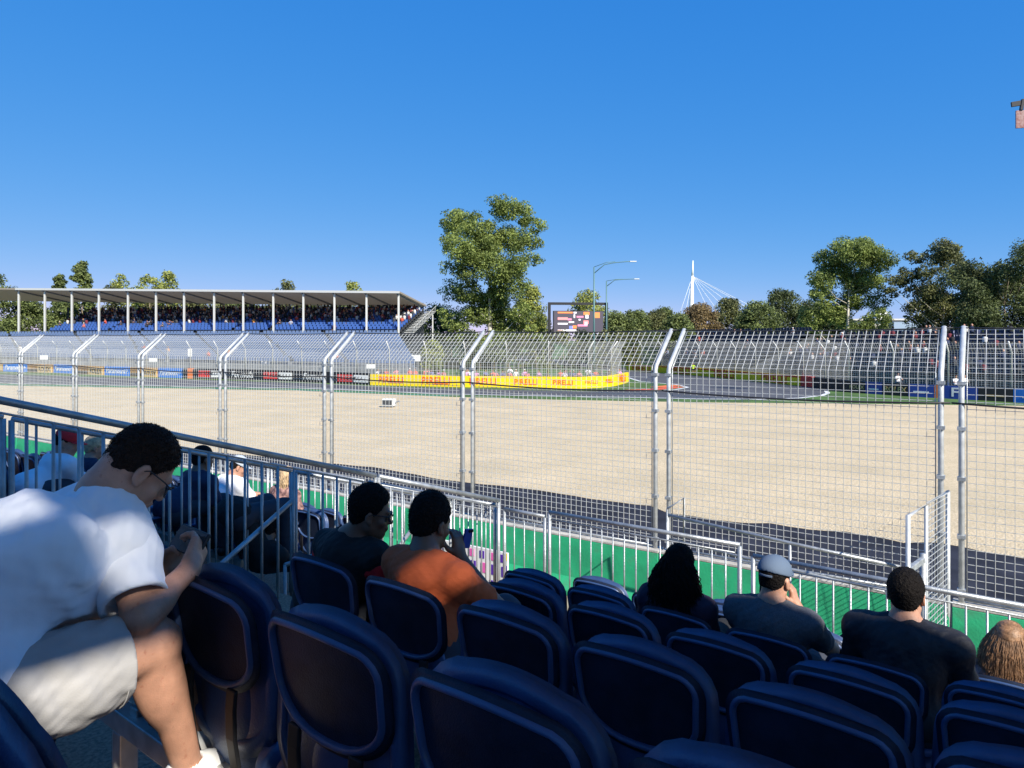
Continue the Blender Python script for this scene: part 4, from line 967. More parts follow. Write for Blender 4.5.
gum = [(937,252,15),(915,258,11),(957,256,13),(966,264,8),(905,277,12),(930,266,10),(920,290,10),(942,290,12),(918,272,10),(912,284,9),(893,286,9),(902,292,8),(925,274,11),(948,276,13),(966,284,14),(932,294,15),(950,305,17),(925,310,15),(962,320,18),(915,322,9),(940,328,16)]
tree('gum_tree','olive gum tree with a white trunk showing through its broken crown at the right', 944,243,88,95,'olive',150,14000,.29,blobs=gum,seed=12,trunk_r=.42,cr=1.3,bark='bark_pale')
dk = [(985,272,15),(1008,262,14),(1024,268,14),(970,292,14),(992,292,20),(1016,290,20),(975,318,18),(1000,320,22),(1028,315,24),(1050,285,24),(1045,250,14),(960,278,12),(996,275,14),(1018,256,12),(985,338,20),(1020,340,20)]
tree('dense_tree','dense dark evergreen tree at the right edge', 1006,252,110,82,'dark',220,22000,.27,blobs=dk,seed=13,trunk_r=.4,cr=1.5)
tree('tree','low dark tree in front of the pale building', 882,326,34,120,'dark',24,2200,.4,'dome',None,.05,seed=95,cr=1.2,trunk_r=.2)
# screen of bushes hiding the ground behind the bend
for i in range(16):
    px = 424+i*14; tree('bush', 'dark bush in the hedge behind the yellow bend', px, 333+random.uniform(-3,3), 24, 108+random.uniform(-4,4), random.choice(['olive','mid','dark']), 12, 900, .4, 'dome', 'hedge bushes behind the yellow bend', .03, seed=200+i, cr=1.0, trunk_r=.1, limbs=False)
for i in range(10):
    px = 640+i*46; tree('bush', 'dark bush behind the right hand stands', px, 331+random.uniform(-3,3), 66, 118, 'dark', 16, 1300, .45, 'dome', 'bushes behind the right hand stands', .03, seed=300+i, cr=1.6, trunk_r=.1, limbs=False)
# ================================================================== people
M['glass'] = mat('spectacle_glass', (.02,.02,.025), .08, spec=.8)
M['skin_lit'] = M['skin']
M['hair_brown'] = mat('very_dark_brown_hair', (.026,.015,.010), .6, bump=.9, bscale=110, spec=.15)
M['hair_blond'] = mat('red_blond_hair', (.30,.16,.075), .55, var=.3, vscale=30)
M['hair_fair'] = mat('fair_hair', (.45,.32,.18), .6, var=.3, vscale=30)
M['tee_white'] = mat('white_cotton', (.74,.76,.80), .85, sheen=.2, bump=.05, bscale=260)
M['khaki'] = mat('stone_khaki_cotton', (.36,.35,.34), .9, var=.05, vscale=9, bump=.12, bscale=300)
M['tee_black'] = mat('black_cotton', (.009,.009,.009), .85, bump=.1, bscale=200)
M['tee_orange'] = mat('rust_orange_cotton', (.50,.095,.024), .85, var=.04, bump=.1, bscale=200)
M['tee_grey'] = mat('charcoal_marl_cotton', (.075,.08,.09), .85, var=.15, vscale=160, bump=.1, bscale=200)
M['tee_navy'] = mat('navy_cotton', (.016,.022,.055), .85, bump=.1, bscale=200)
M['tee_plum'] = mat('dark_plum_cotton', (.022,.014,.035), .85)
M['tee_pleated'] = mat('black_pleated_shirt', (.010,.011,.016), .7, bump=.25, bscale=30)  # near-black cloth with a coarse bump
M['red_cloth'] = mat('red_cloth', (.62,.015,.02), .8)
M['cap_blue'] = mat('faded_blue_cap_cloth', (.10,.14,.20), .85, bump=.15, bscale=240)
M['cap_grey'] = mat('pale_grey_cap_cloth', (.42,.47,.52), .85)
M['pattern'] = mat('brown_patterned_cotton', (.42,.24,.2), .85, col2=(.10,.05,.05), vscale=26)
M['shoe'] = mat('white_trainer', (.72,.72,.70), .5)
M['sole'] = mat('shoe_sole', (.5,.48,.44), .7)
V3 = lambda *a: np.array(a, float)
def nrm(v): v = np.array(v, float); return v/np.linalg.norm(v)
def head_frame(fwd, tilt_deg, roll=0):
    """fwd: horizontal facing; tilt: nose down in degrees -> right, forward, up"""
    f0 = nrm([fwd[0],fwd[1],0]); r = V3(f0[1],-f0[0],0); t = R(tilt_deg); f = f0*math.cos(t)-V3(0,0,1)*math.sin(t); u = np.cross(r, f)
    if roll: c,s = math.cos(R(roll)),math.sin(R(roll)); r, u = r*c+u*s, u*c-r*s
    return r, f, u
def add_head(f, H, ax, sc=1.0, ears=True):
    r, fw, u = ax; P = lambda a,b,c: H+(r*a+fw*b+u*c)*sc
    f.ell(H+u*.022*sc-fw*.012*sc, V3(.074,.094,.088)*sc, ax, .02)          # cranium
    f.ell(P(0,.028,-.045), V3(.058,.066,.075)*sc, ax, .03)                 # face
    f.ell(P(0,.052,-.098), V3(.034,.036,.026)*sc, ax, .022)                # chin
    f.cone(P(-.045,.0,-.07), P(0,.06,-.105), .022*sc, .02*sc, .02); f.cone(P(.045,.0,-.07), P(0,.06,-.105), .022*sc, .02*sc, .02)
    f.cone(P(-.034,.078,.012), P(.034,.078,.012), .012*sc, .012*sc, .014)  # brow
    f.cone(P(0,.086,-.002), P(0,.106,-.038), .007*sc, .013*sc, .008)       # nose
    f.cone(P(-.012,.09,-.042), P(.012,.09,-.042), .009*sc, .009*sc, .006)
    for s in (-1,1):
        f.ell(P(s*.032,.082,-.010), V3(.015,.010,.009)*sc, ax, .003, True)
        f.ell(P(s*.032,.072,-.010), V3(.0125,.0125,.0125)*sc, ax, .002)
        f.ell(P(s*.045,.058,-.040), V3(.018,.016,.015)*sc, ax, .02)        # cheek
        if ears:
            f.ell(P(s*.078,-.010,-.020), V3(.010,.020,.032)*sc, ax, .006); f.ell(P(s*.088,-.004,-.020), V3(.007,.011,.020)*sc, ax, .004, True)
            f.ell(P(s*.077,.000,-.045), V3(.008,.010,.012)*sc, ax, .005)
    f.cone(P(-.018,.092,-.068), P(.018,.092,-.068), .0075*sc, .0075*sc, .006); f.cone(P(-.015,.090,-.078), P(.015,.090,-.078), .0075*sc, .0075*sc, .005)
    f.cone(P(-.02,.101,-.0725), P(.02,.101,-.0725), .0022*sc, .0022*sc, .002, True)
def add_hand(f, wr, d, nrml, side, curl=.5, sc=1.0, spread=0.0, curls=None, thumb=None):
    """wrist, direction to the knuckles, palm normal (out of the palm), side=+1 thumb towards d x n"""
    d = nrm(d); n = nrm(np.array(nrml)-d*np.dot(nrml,d)); s = np.cross(d, n)*side      # s points to the thumb side
    f.cone(wr, wr+d*.03*sc, .025*sc, .026*sc, .02)
    for q, rr in ((-.028,.0125),(-.010,.014),(.010,.0145),(.028,.0140)):
        f.cone(wr+d*.02*sc+s*q*.7*sc, wr+d*.085*sc+s*q*sc, .016*sc, rr*sc, .010)
    f.ell(wr+d*.035*sc+s*.022*sc+n*.010*sc, V3(.026,.016,.014)*sc, (d,s,n), .012)
    for i, (q, L) in enumerate(((.028,.072),(.010,.080),(-.010,.074),(-.028,.058))):
        c = (curls[i] if curls else curl); p = wr+d*.088*sc+s*q*sc; a = 0; dd = d+s*(spread*(1.5-i)*.25)
        for seg, (fr_, rr) in enumerate(((.45,.0098),(.30,.0088),(.25,.0078))):
            a += c*(.9,1.1,.7)[seg]; v = nrm(dd*math.cos(a)+n*math.sin(a)); e = p+v*L*fr_*sc
            f.cone(p, e, rr*sc*1.04, rr*sc*.93, .003); p = e
    p = wr+d*.022*sc+s*.024*sc+n*.008*sc
    if thumb is None: th = [nrm(d*.55+s*.75+n*.35), nrm(d*.85+s*.25+n*.45), nrm(d*.9+n*.4)]
    else: th = [nrm(d*a+s*b+n*c) for a,b,c in thumb]
    for v, L, rr in zip(th, (.040,.034,.026), (.0145,.0115,.0100)):
        e = p+v*L*sc; f.cone(p, e, rr*sc, rr*sc*.88, .006); p = e
def limb(f, a, b, ra, rb, bulge=None, k=.02):
    f.cone(a, b, ra, rb, k)
    if bulge:
        q, off_, r = bulge; c = np.array(a)*(1-q)+np.array(b)*q+off_; ax = nrm(np.array(b)-a); t = nrm(np.cross(ax, V3(.3,.9,.1))); u = np.cross(ax,t)
        f.ell(c, (np.linalg.norm(np.array(b)-a)*.30, r, r), (ax,t,u), .03)
def obj_from(f, name, m, parent, noise=None, smooth=0):
    if noise: f.noise(*noise)
    o = link(name, f.mesh(name), m, parent)
    if smooth:
        s = o.modifiers.new('smooth','SMOOTH'); s.iterations = smooth; s.factor = .5
    return o
def tufts(o, n, length, rad, comb, seed=1):
    """short separate hairs standing out of the hair mass, part of the same mesh object's thing"""
    me = o.data; nv = len(me.vertices); co = np.zeros(nv*3, np.float32); no = np.zeros(nv*3, np.float32)
    me.vertices.foreach_get('co', co); me.vertices.foreach_get('normal', no); co = co.reshape(-1,3); no = no.reshape(-1,3); rs = np.random.default_rng(seed)
    ix = rs.integers(0, nv, n); P = co[ix]; N_ = no[ix]; d = N_*.55+np.array(comb)*.8+rs.normal(size=(n,3))*.35; d /= np.linalg.norm(d,axis=1)[:,None]
    sd = np.cross(d, rs.normal(size=(n,3))); sd /= np.linalg.norm(sd,axis=1)[:,None]; L = length*rs.uniform(.4,1.1,n)[:,None]
    V = np.stack([P-sd*rad-N_*.002, P+sd*rad-N_*.002, P+d*L*.6+N_*.001, P+d*L-np.array([0,0,.15])*L],1).reshape(-1,3)
    m2 = bpy.data.meshes.new('loose_hair'); f_ = []
    for i in range(n): b = 4*i; f_ += [(b,b+1,b+2),(b+1,b+2,b+3)]
    m2.from_pydata(V.tolist(), [], f_); return link('loose_hair', m2, me.materials[0], o)
def hair_cap(H, ax, sc, vox, rough=.004, low=-.02, front=.052, vol=.010, nape=-.075, top=0.0, seed=1):
    r, fw, u = ax; f = Field(H-.19*sc, H+.19*sc, vox)
    f.ell(H+u*(.026+top)*sc-fw*.014*sc, V3(.074+vol,.094+vol,.088+vol*1.15+top)*sc, ax, .01)
    f.ell(H-fw*.060*sc-u*.030*sc, V3(.060,.038,.050)*sc, ax, .02)
    # hairline: forehead, temples and round the ears
    f.plane(H+fw*(front)*sc+u*.055*sc, -(nrm(fw*1.0-u*.62)), k=.006) if False else None
    n1 = nrm(fw*.95-u*.75); f.op(lambda X,Y,Z: -((X-(H+fw*.058*sc+u*.045*sc)[0])*n1[0]+(Y-(H+fw*.058*sc+u*.045*sc)[1])*n1[1]+(Z-(H+fw*.058*sc+u*.045*sc)[2])*n1[2]), H-.2, H+.2, .008, True)
    c2 = H+u*(-.028)*sc+fw*.0; n2 = nrm(-u+fw*.62)
    f.op(lambda X,Y,Z: -((X-c2[0])*n2[0]+(Y-c2[1])*n2[1]+(Z-c2[2])*n2[2]), H-.2, H+.2, .008, True)
    c3 = H+u*nape*sc; f.op(lambda X,Y,Z: -(-(X-c3[0])*u[0]-(Y-c3[1])*u[1]-(Z-c3[2])*u[2]), H-.2, H+.2, .01, True)
    for s in (-1,1): f.ell(H+r*s*.088*sc-fw*.004*sc-u*.022*sc, V3(.02,.024,.034)*sc, ax, .006, True)
    f.noise(rough, 190, seed); f.noise(rough*.8, 60, seed+5); return f
def strands(H, ax, n, length, colr, parent, seed=1, spreadx=.10, curl=.02, back=.05, rad=.0035, start_low=False, fl=3.0, freq=30):
    r, fw, u = ax; rs = np.random.default_rng(seed); m = MB()
    for i in range(n):
        th = rs.uniform(-1.45,1.45)+math.pi; ph = rs.uniform(.05,1.15)     # around the back of the head
        d = r*math.sin(th)*math.sin(ph*1.3)+fw*math.cos(th)*math.sin(ph*1.3)+u*math.cos(ph*1.3); d = nrm(d)
        p = H+u*.02-fw*.012+d*V3(.088,.088,.098).mean(); pts = [p]; L = length*rs.uniform(.6,1.05); k = 14; out = nrm(d-u*np.dot(d,u)+1e-4); amp = curl*rs.uniform(.4,1.1); phs = rs.uniform(0,6.3)
        side = np.cross(u, out)
        for j in range(1,k+1):
            q = j/k; z = V3(0,0,-1)*L*q*(1-.15*(1-q)); spread = out*(back*math.sin(min(1,q*1.6)*math.pi/2)+spreadx*.25*q*rs.uniform(.8,1.2)); w = side*amp*math.sin(q*freq*L*2+phs)+out*amp*.7*math.cos(q*freq*L*2+phs)
            pts.append(p+z*(.94 if q>.1 else .7)+spread+w*min(1,q*3))
        m.tube(pts, [rad*(1 if j<k*.7 else .6) for j in range(k+1)], 4, cap=False)
    return m.build('hair', colr, parent, smooth=True, fix=False)
def cap_on(H, ax, sc, m, parent, backwards=False, vox=.006):
    r, fw, u = ax; b = -1 if backwards else 1
    f = Field(H-.2, H+.26, vox)
    f.ell(H+u*.034*sc-fw*.010*sc, V3(.090,.108,.090)*sc, ax, .01)
    c = H+u*.018*sc; nn = nrm(-u-fw*.22*1); f.op(lambda X,Y,Z: -((X-c[0])*nn[0]+(Y-c[1])*nn[1]+(Z-c[2])*nn[2]), H-.22, H+.27, .004, True)
    f.ell(H+u*.022*sc-fw*.010*sc, V3(.080,.098,.075)*sc, ax, .004, True)
    f.ell(H-fw*.095*sc+u*.030*sc, V3(.028,.03,.020)*sc, ax, .004, True)       # opening over the strap
    o = obj_from(f, 'cap', m, parent)
    g = MB(); rings = []
    for e in (0,.004):
        pts = []
        for a in np.linspace(-1,1,13):
            x = math.sin(a*1.15)*.082*sc; y0 = math.cos(a*1.15)*.098*sc; pts.append((x,y0))
        inner = [Vector(H+u*(.030+e)*sc+r*x+fw*(y-.008)) for x,y in pts]; outer = [Vector(H+u*(.020+e-.012*abs(a))*sc+r*x*1.02+fw*(y+.062*sc*math.cos(a*1.3))) for (x,y),a in zip(pts,np.linspace(-1,1,13))]
        rings.append(inner+outer[::-1])
    g.loft(rings); p = g.build('peak', m, o, smooth=True)
    g = MB(); g.tube([Vector(H-fw*.112*sc+u*.022*sc-r*.035), Vector(H-fw*.114*sc+u*.020*sc), Vector(H-fw*.112*sc+u*.022*sc+r*.035)], .007, 6); g.build('strap', m, o, smooth=True)
    g = MB(); t = H+u*.124*sc-fw*.010*sc; g.tube([Vector(t-u*.004), Vector(t+u*.003)], [.009,.006], 8); g.build('button', m, o, smooth=True)
    return o

def sitter(label, px, py, k, dp=.34, head_tilt=10, face=0, shirt='tee_black', skin='skin', hair='hair_dark', hstyle='short', sleeve='short', arms='lap', legs='denim', cap=None, vox=.008, sleeve_mat=None, sc=1.0, lean_side=0, width=1.0, hip=.22, shift=0, group='seated spectators in our stand'):
    """someone on a seat of row k whose head centre is seen at (px,py); dp: head ahead of the row line"""
    p_h = rowp(k)+dp; t = solve_t(px, p_h); Hh = S(p_h, t); zh = HC-(py-HY)/F*Hh.y; z0 = deck(k)
    base = S(rowp(k)+hip, t+lean_side, z0); root = empty('person', base, 0, label, 'person', group)
    n = V3(DY,DX,0); r = V3(DX,-DY,0); Z = V3(0,0,1); o = V3(0,0,0)
    H = V3(Hh.x-base.x, Hh.y-base.y, zh-z0); a = R(face); fwd = n*math.cos(a)+r*math.sin(a); ax = head_frame(fwd, head_tilt)
    pel = Z*.50; C7 = H-ax[2]*.145*sc-ax[1]*.035; C7 = np.array(C7)+r*shift*.55; pel = pel+r*shift; sh0 = C7-Z*.055
    w = .185*width
    shL, shR = sh0-r*w+n*.015-Z*.022, sh0+r*w+n*.015-Z*.022; C7b = C7; hL, hR = pel-r*.09, pel+r*.09
    kn = lambda s: pel+r*(s*.14)+n*.43+Z*.02; an = lambda s: r*(s*.15)+n*(.44)+Z*.08
    el = {}; wr = {}; hd = {}
    for s, sh in ((-1,shL),(1,shR)):
        mode = arms if isinstance(arms,str) else arms[0 if s<0 else 1]
        if mode == 'lap': el[s] = sh+r*s*.06+n*.06-Z*.26; wr[s] = el[s]+n*.22-r*s*.10-Z*.03; hd[s] = (n*.8-r*s*.3-Z*.3, -Z)
        elif mode == 'knee': el[s] = sh+r*s*.04+n*.16-Z*.22; wr[s] = el[s]+n*.2-r*s*.08+Z*.02; hd[s] = (n*.8-r*s*.5, -Z)
        elif mode == 'phone': el[s] = sh+r*s*.05+n*.12-Z*.24; wr[s] = el[s]+n*.14-r*s*.06+Z*.20; hd[s] = (Z*.9+n*.3, -n+r*(-s)*.3)
        elif mode == 'up': el[s] = sh+r*s*.0+n*.20-Z*.18; wr[s] = H+r*s*.065+n*.20-Z*.15; hd[s] = (Z*.85+n*.2-r*s*.25, -n*.3-r*s*.7)
        elif mode == 'face': el[s] = sh+r*s*.07+n*.20-Z*.17; wr[s] = H+r*s*.085+n*.10-Z*.17; hd[s] = (Z*.75+n*.1-r*s*.2, -r*s)
    lo = np.minimum.reduce([H-.16, pel-.3, an(-1)-.15]); hi = np.maximum.reduce([H+.17, pel+.3, an(1)+.2, kn(1)+.15])
    lo = np.minimum(lo, np.minimum.reduce([el[-1],el[1],wr[-1],wr[1]])-.13); hi = np.maximum(hi, np.maximum.reduce([el[-1],el[1],wr[-1],wr[1]])+.20); lo[2] = -.02
    f = Field(lo, hi, vox)
    f.cone(hL, hR, .105, .105, .03); chest = sh0-Z*.13+n*.02
    f.cone(pel+Z*.03, chest, .125, .13, .06); f.cone(chest-r*.06, chest+r*.06, .12, .12, .05); f.cone(shL, shR, .062, .062, .06)
    f.cone(C7-Z*.03, H-ax[2]*.05-ax[1]*.025, .060*sc, .056*sc, .03); f.cone(C7+r*.02, shR+Z*.02, .045,.04,.05); f.cone(C7-r*.02, shL+Z*.02, .045,.04,.05)
    add_head(f, H, ax, sc, ears=True)
    for s, sh in ((-1,shL),(1,shR)):
        f.cone(sh, el[s], .053, .042, .03); f.cone(el[s], wr[s], .043, .027, .015); add_hand(f, wr[s], hd[s][0], hd[s][1], s, .55, .95)
        f.cone(hL if s<0 else hR, kn(s), .088, .060, .03); f.cone(kn(s), an(s), .060, .042, .02); f.cone(an(s)-Z*.03, an(s)+n*.14-Z*.045, .042, .032, .02)
    obj_from(f, 'body', M[skin], root)
    # shirt
    g = Field(lo, hi, vox); e = .014
    g.cone(hL+Z*.02, hR+Z*.02, .118, .118, .03); g.cone(pel+Z*.03, chest, .138*width, .142*width, .06); g.cone(chest-r*.06, chest+r*.06, .134, .134, .05); g.cone(shL, shR, .062+e, .062+e, .06)
    g.cone(C7+r*.02-Z*.01, shR+Z*.015, .045+e,.045+e,.05); g.cone(C7-r*.02-Z*.01, shL+Z*.015, .045+e,.045+e,.05); g.ell(sh0-n*.03-Z*.02, (.15*width,.10,.09), (r,n,Z), .05)
    sl = None; sls = []
    for s, sh in ((-1,shL),(1,shR)):
        q = .62 if sleeve == 'short' else 1.0; end = sh+(el[s]-sh)*q; sl = Field(lo, hi, vox) if sleeve_mat else None; sls += [sl] if sl else []; tg = sl or g
        if tg is sl: tg.cone(sh+(el[s]-sh)*.16, end, .080, .074, .01)
        else: tg.cone(sh, end, .066, .064 if q < 1 else .056, .035)
        if sleeve == 'long': tg.cone(el[s], wr[s]-(wr[s]-el[s])*.05, .056, .038, .02)
        if q < 1: c = end+(el[s]-sh)*.02; nn = nrm(el[s]-sh); tg.op(lambda X,Y,Zz: -(-(X-c[0])*nn[0]-(Y-c[1])*nn[1]-(Zz-c[2])*nn[2])*1.0 if False else -((c[0]-X)*(-nn[0])*-1+(c[1]-Y)*(-nn[1])*-1+(c[2]-Zz)*(-nn[2])*-1), c-.09, c+.09, .004, False) if False else None
    cc = C7+Z*.028+n*.01; g.op(lambda X,Y,Zz: .2-((X-cc[0])**2+(Y-cc[1])**2+(Zz-cc[2]-.2)**2)**.5*1.0 if False else np.sqrt((X-cc[0])**2+(Y-cc[1])**2+(Zz-cc[2]-.035)**2)-.068, cc-.1, cc+.13, .006, True)
    g.noise(.0022, 26, abs(hash(label))%1000, (1,1,.55)); g.noise(.0012, 70, 5)
    obj_from(g, 'shirt', M[shirt], root)
    for sl in sls: obj_from(sl, 'sleeve', M[sleeve_mat], root, (.0015,30,3))
    # trousers
    g = Field(lo, hi, vox); g.cone(hL-Z*.01, hR-Z*.01, .122, .122, .03)
    for s in (-1,1): g.cone(hL if s<0 else hR, kn(s), .104, .078, .03); g.cone(kn(s), an(s)+Z*.04, .078, .064, .02)
    obj_from(g, 'trousers', M[legs], root, (.002,30,7))
    g = MB()
    for s in (-1,1):
        f2 = Field(an(s)-.12, an(s)+.25, vox); f2.cone(an(s)-Z*.035-n*.03, an(s)+n*.15-Z*.05, .045, .036, .02); f2.cone(an(s)-Z*.03, an(s), .045,.045,.02); f2.plane(an(s)*V3(1,1,0)+Z*.002, (0,0,-1)); obj_from(f2, 'shoe', M['black'], root)
    ho = None
    if hstyle == 'short': ho = obj_from(hair_cap(H, ax, sc, min(vox,.006), .0008, seed=len(label)), 'hair', M[hair], root)
    elif hstyle == 'thick': ho = obj_from(hair_cap(H, ax, sc, min(vox,.006), .0011, vol=.010, nape=-.08, top=.006, seed=len(label)), 'hair', M[hair], root)
    elif hstyle == 'stubble': obj_from(hair_cap(H, ax, sc, min(vox,.006), .001, vol=.004, nape=-.05, seed=len(label)), 'hair', M[hair], root)
    if ho and vox < .01: tufts(ho, 4200, .008 if hstyle == 'thick' else .005, .0010, tuple(ax[2]*.3-ax[1]*.3), 3)
    if cap: cap_on(H, ax, sc, M[cap], root)
    return root, H, ax, dict(C7=C7, wr=wr, el=el, shR=shR, shL=shL, r=r, n=n, base=base, hd=hd)
def glasses(H, ax, parent, dark=False, sc=1.0):
    r, fw, u = ax; P = lambda a,b,c: Vector(H+(r*a+fw*b+u*c)*sc); m = MB()
    for s in (-1,1):
        ringp = [P(s*.034+.025*math.cos(a), .106-.02*abs(math.cos(a))*(1 if math.cos(a)*s>0 else 0), -.012+.019*math.sin(a)) for a in np.linspace(0,2*math.pi,17)]
        m.tube(ringp, .0022, 6); m.tube([P(s*.060,.094,-.004), P(s*.078,.06,.0), P(s*.084,.0,.0), P(s*.083,-.02,-.014)], .0022, 6)
    m.tube([P(-.010,.108,-.008), P(0,.112,-.004), P(.010,.108,-.008)], .002, 6)
    o = m.build('glasses', M['cable'], parent, smooth=True)
    m = MB()
    for s in (-1,1): m.loft([[P(s*.034+.024*math.cos(a), .104-.018*abs(math.cos(a))*(1 if math.cos(a)*s>0 else 0)+e, -.012+.018*math.sin(a)) for a in np.linspace(0,2*math.pi,13)[:-1]] for e in (0,.0015)])
    if dark: m.build('lens', M['glass'], o)
    else: m.build('lens', M['clear'], o)
M['clear'] = mat('clear_spectacle_lens', (.8,.85,.9), .05); M['clear'].node_tree.nodes['Principled BSDF'].inputs['Transmission Weight'].default_value = .95
def phone(c, w, u, size, label, mcol='cable'):
    """phone: centre, long axis, short axis"""
    w = Vector(w).normalized(); u = Vector(u); u = (u-w*u.dot(w)).normalized(); n = w.cross(u); mt = Matrix((w,u,n)).transposed()
    g = empty('phone', c, 0, label, 'phone'); m = MB(); m.box((0,0,0), (size[0],size[1],.011), rot=mt); o = m.build('case', M[mcol], g, bevel=.004)
    m = MB(); m.box(n*.006, (size[0]-.008,size[1]-.008,.002), rot=mt); m.build('display', M['glass'], g)
    m = MB()
    for i in (0,1): m.tube([w*(size[0]*.40)+u*(size[1]*(.28-.3*i))-n*.005, w*(size[0]*.40)+u*(size[1]*(.28-.3*i))-n*.009], .008, 10)
    m.build('camera_lens', M['glass'], g); return g

# ------------------------------------------------------------------ the man in the white shirt
def world(px, py, Y): return np.array(W(px,py,Y))
nF = V3(DY,DX,0); rF = V3(DX,-DY,0); ZZ = V3(0,0,1)
mb0 = V3(-1.24,1.62,deck(-1)-.03); man = empty('person', mb0, 0, 'man in a white tee and khaki shorts hunched over his phone at the left', 'person')
J = lambda px,py,Y: world(px,py,Y)-mb0
hipR = J(-48,714,1.52); hipL = hipR-rF*.19; kneeR = J(154,645,1.86); kneeL = kneeR-rF*.27+nF*.03+ZZ*.01; ankR = J(187,765,1.98); ankL = ankR-rF*.13+nF*.14
C7 = J(103,494,1.97); shR = J(123,546,1.93); shL = C7-rF*.17+nF*.07-ZZ*.06; elR = J(139,618,1.81); wrR = J(189,570,1.99)
elL = J(112,615,2.12); wrL = J(164,577,2.15); Hm = J(142,466,2.035)
hax = head_frame(nF*.93+rF*.12, 44, -4)
pel = (hipL+hipR)/2; mid = pel*.45+C7*.55-nF*.02+ZZ*.05; chest = C7-ZZ*.16-nF*.03-rF*.02-(C7-pel)*.10
lo = np.minimum.reduce([hipL,hipR,ankL,ankR,elL,shL,Hm])-.20; hi = np.maximum.reduce([hipR,ankR,Hm,wrR,elR,kneeR,wrL])+.24; lo[2] = -.02
f = Field(lo, hi, .0046)
f.cone(hipL, hipR, .11, .11, .03); f.cone(pel+ZZ*.03, mid, .13, .13, .05); f.cone(mid, chest, .13, .12, .05); f.cone(shL, shR, .06, .06, .06)
f.cone(C7-ZZ*.03+nF*.01, Hm-hax[2]*.05-hax[1]*.03, .066, .058, .035); f.cone(C7, Hm-hax[1]*.05-hax[2]*.03,.05,.045,.03); f.cone(C7, shR, .05,.045,.05); f.cone(C7, shL,.05,.045,.05)
add_head(f, Hm, hax, .96)
limb(f, shR, elR, .050, .039); limb(f, elR, wrR, .040, .027, (.28, V3(0,0,0), .041)); limb(f, shL, elL, .054, .043); limb(f, elL, wrL, .044, .027, (.28, V3(0,0,0), .045))
limb(f, hipR, kneeR, .095, .062); limb(f, kneeR, ankR, .058, .038, (.30, -nF*.022, .056)); limb(f, hipL, kneeL, .095, .062); limb(f, kneeL, ankL, .058, .038, (.30, -nF*.022, .056))
f.ell(kneeR+nF*.012+ZZ*.005, (.05,.05,.055), None, .02)
for a in (ankR, ankL):
    f.ell(a-rF*.03, (.014,.014,.014), None, .01); f.ell(a+rF*.03, (.014,.014,.014), None, .01); f.cone(a-ZZ*.03, a+nF*.15-ZZ*.055, .04, .03, .02)
pc = J(190,541,2.10); pw = rF*.985+nF*.0-ZZ*.05; pu = nrm(nF*.55+ZZ*.80)
# right hand: fingers round the back of the phone, thumb along its near end
dR = nrm(pc+rF*.055-ZZ*.01-wrR); add_hand(f, wrR, dR+ZZ*.1, -rF*.55+nF*.25+ZZ*.30, -1, .62, 1.0, .0, [.50,.60,.66,.72], [(.7,.5,.45),(.9,.1,.35),(.95,-.1,.25)])
dL = nrm(pc-rF*.07-ZZ*.02-wrL); add_hand(f, wrL, dL+ZZ*.12, rF*.6+nF*.2+ZZ*.25, 1, .55, 1.0, .0, [.5,.6,.66,.72], [(.7,.5,.45),(.9,.1,.35),(.95,-.1,.25)])
obj_from(f, 'body', M['skin'], man)
# tee
f = Field(lo, hi, .006)
f.cone(hipL+ZZ*.03, hipR+ZZ*.03, .130, .130, .04); f.cone(pel+ZZ*.04, mid, .142, .142, .06); f.cone(mid, chest, .142, .128, .06); f.cone(mid-rF*.06, mid+rF*.06, .136,.136,.05); f.cone(chest-rF*.07, chest+rF*.05, .124,.124,.05)
f.cone(shL, shR, .075, .078, .07); f.cone(C7-ZZ*.012, shR+ZZ*.0, .062,.064,.06); f.cone(C7-ZZ*.012, shL, .062,.064,.06); f.ell((shL+shR)/2-nF*.06+ZZ*.0, (.19,.11,.10), (rF,nF,ZZ), .06)
f.noise(.0042, 13, 3, (1.3,.6,.9)); f.noise(.0020, 30, 8, (1.4,.7,.7)); f.noise(.0008, 80, 9)
cc = C7+ZZ*.045+nF*.055; f.ell(cc, (.078,.085,.070), hax, .006, True)
def half(f, c, n_, rad, k=.004):
    f.op(lambda X,Y,Z: -((X-c[0])*n_[0]+(Y-c[1])*n_[1]+(Z-c[2])*n_[2]), c-rad, c+rad, k, True)
ob = obj_from(f, 'shirt', M['tee_white'], man, smooth=2)
for s_, sh, el_ in ((1, shR, elR), (-1, shL, elL)):
    d = nrm(el_-sh); end = sh+d*(np.linalg.norm(el_-sh)*.80)
    f = Field(np.minimum(sh,end)-.16, np.maximum(sh,end)+.16, .0055)
    f.cone(sh-d*.0, end+d*.03, .076, .088, .02); f.ell(sh+d*.02, (.08,.08,.08), None, .03); f.noise(.003, 20, 5, (1,1,.7)); f.noise(.0015,45,2)
    half(f, end, d, .14); f.cone(sh+d*.10, end+d*.08, .062, .079, .006, True)
    o = obj_from(f, 'sleeve', M['tee_white'], ob, smooth=2)
# collar ribbing
m = MB(); 
pts = [Vector(C7+ZZ*.028+nF*.040+hax[0]*.070*math.cos(a)+(hax[1]*.55+nF*.45)*.078*math.sin(a)-hax[2]*.0) for a in np.linspace(0,2*math.pi,25)]
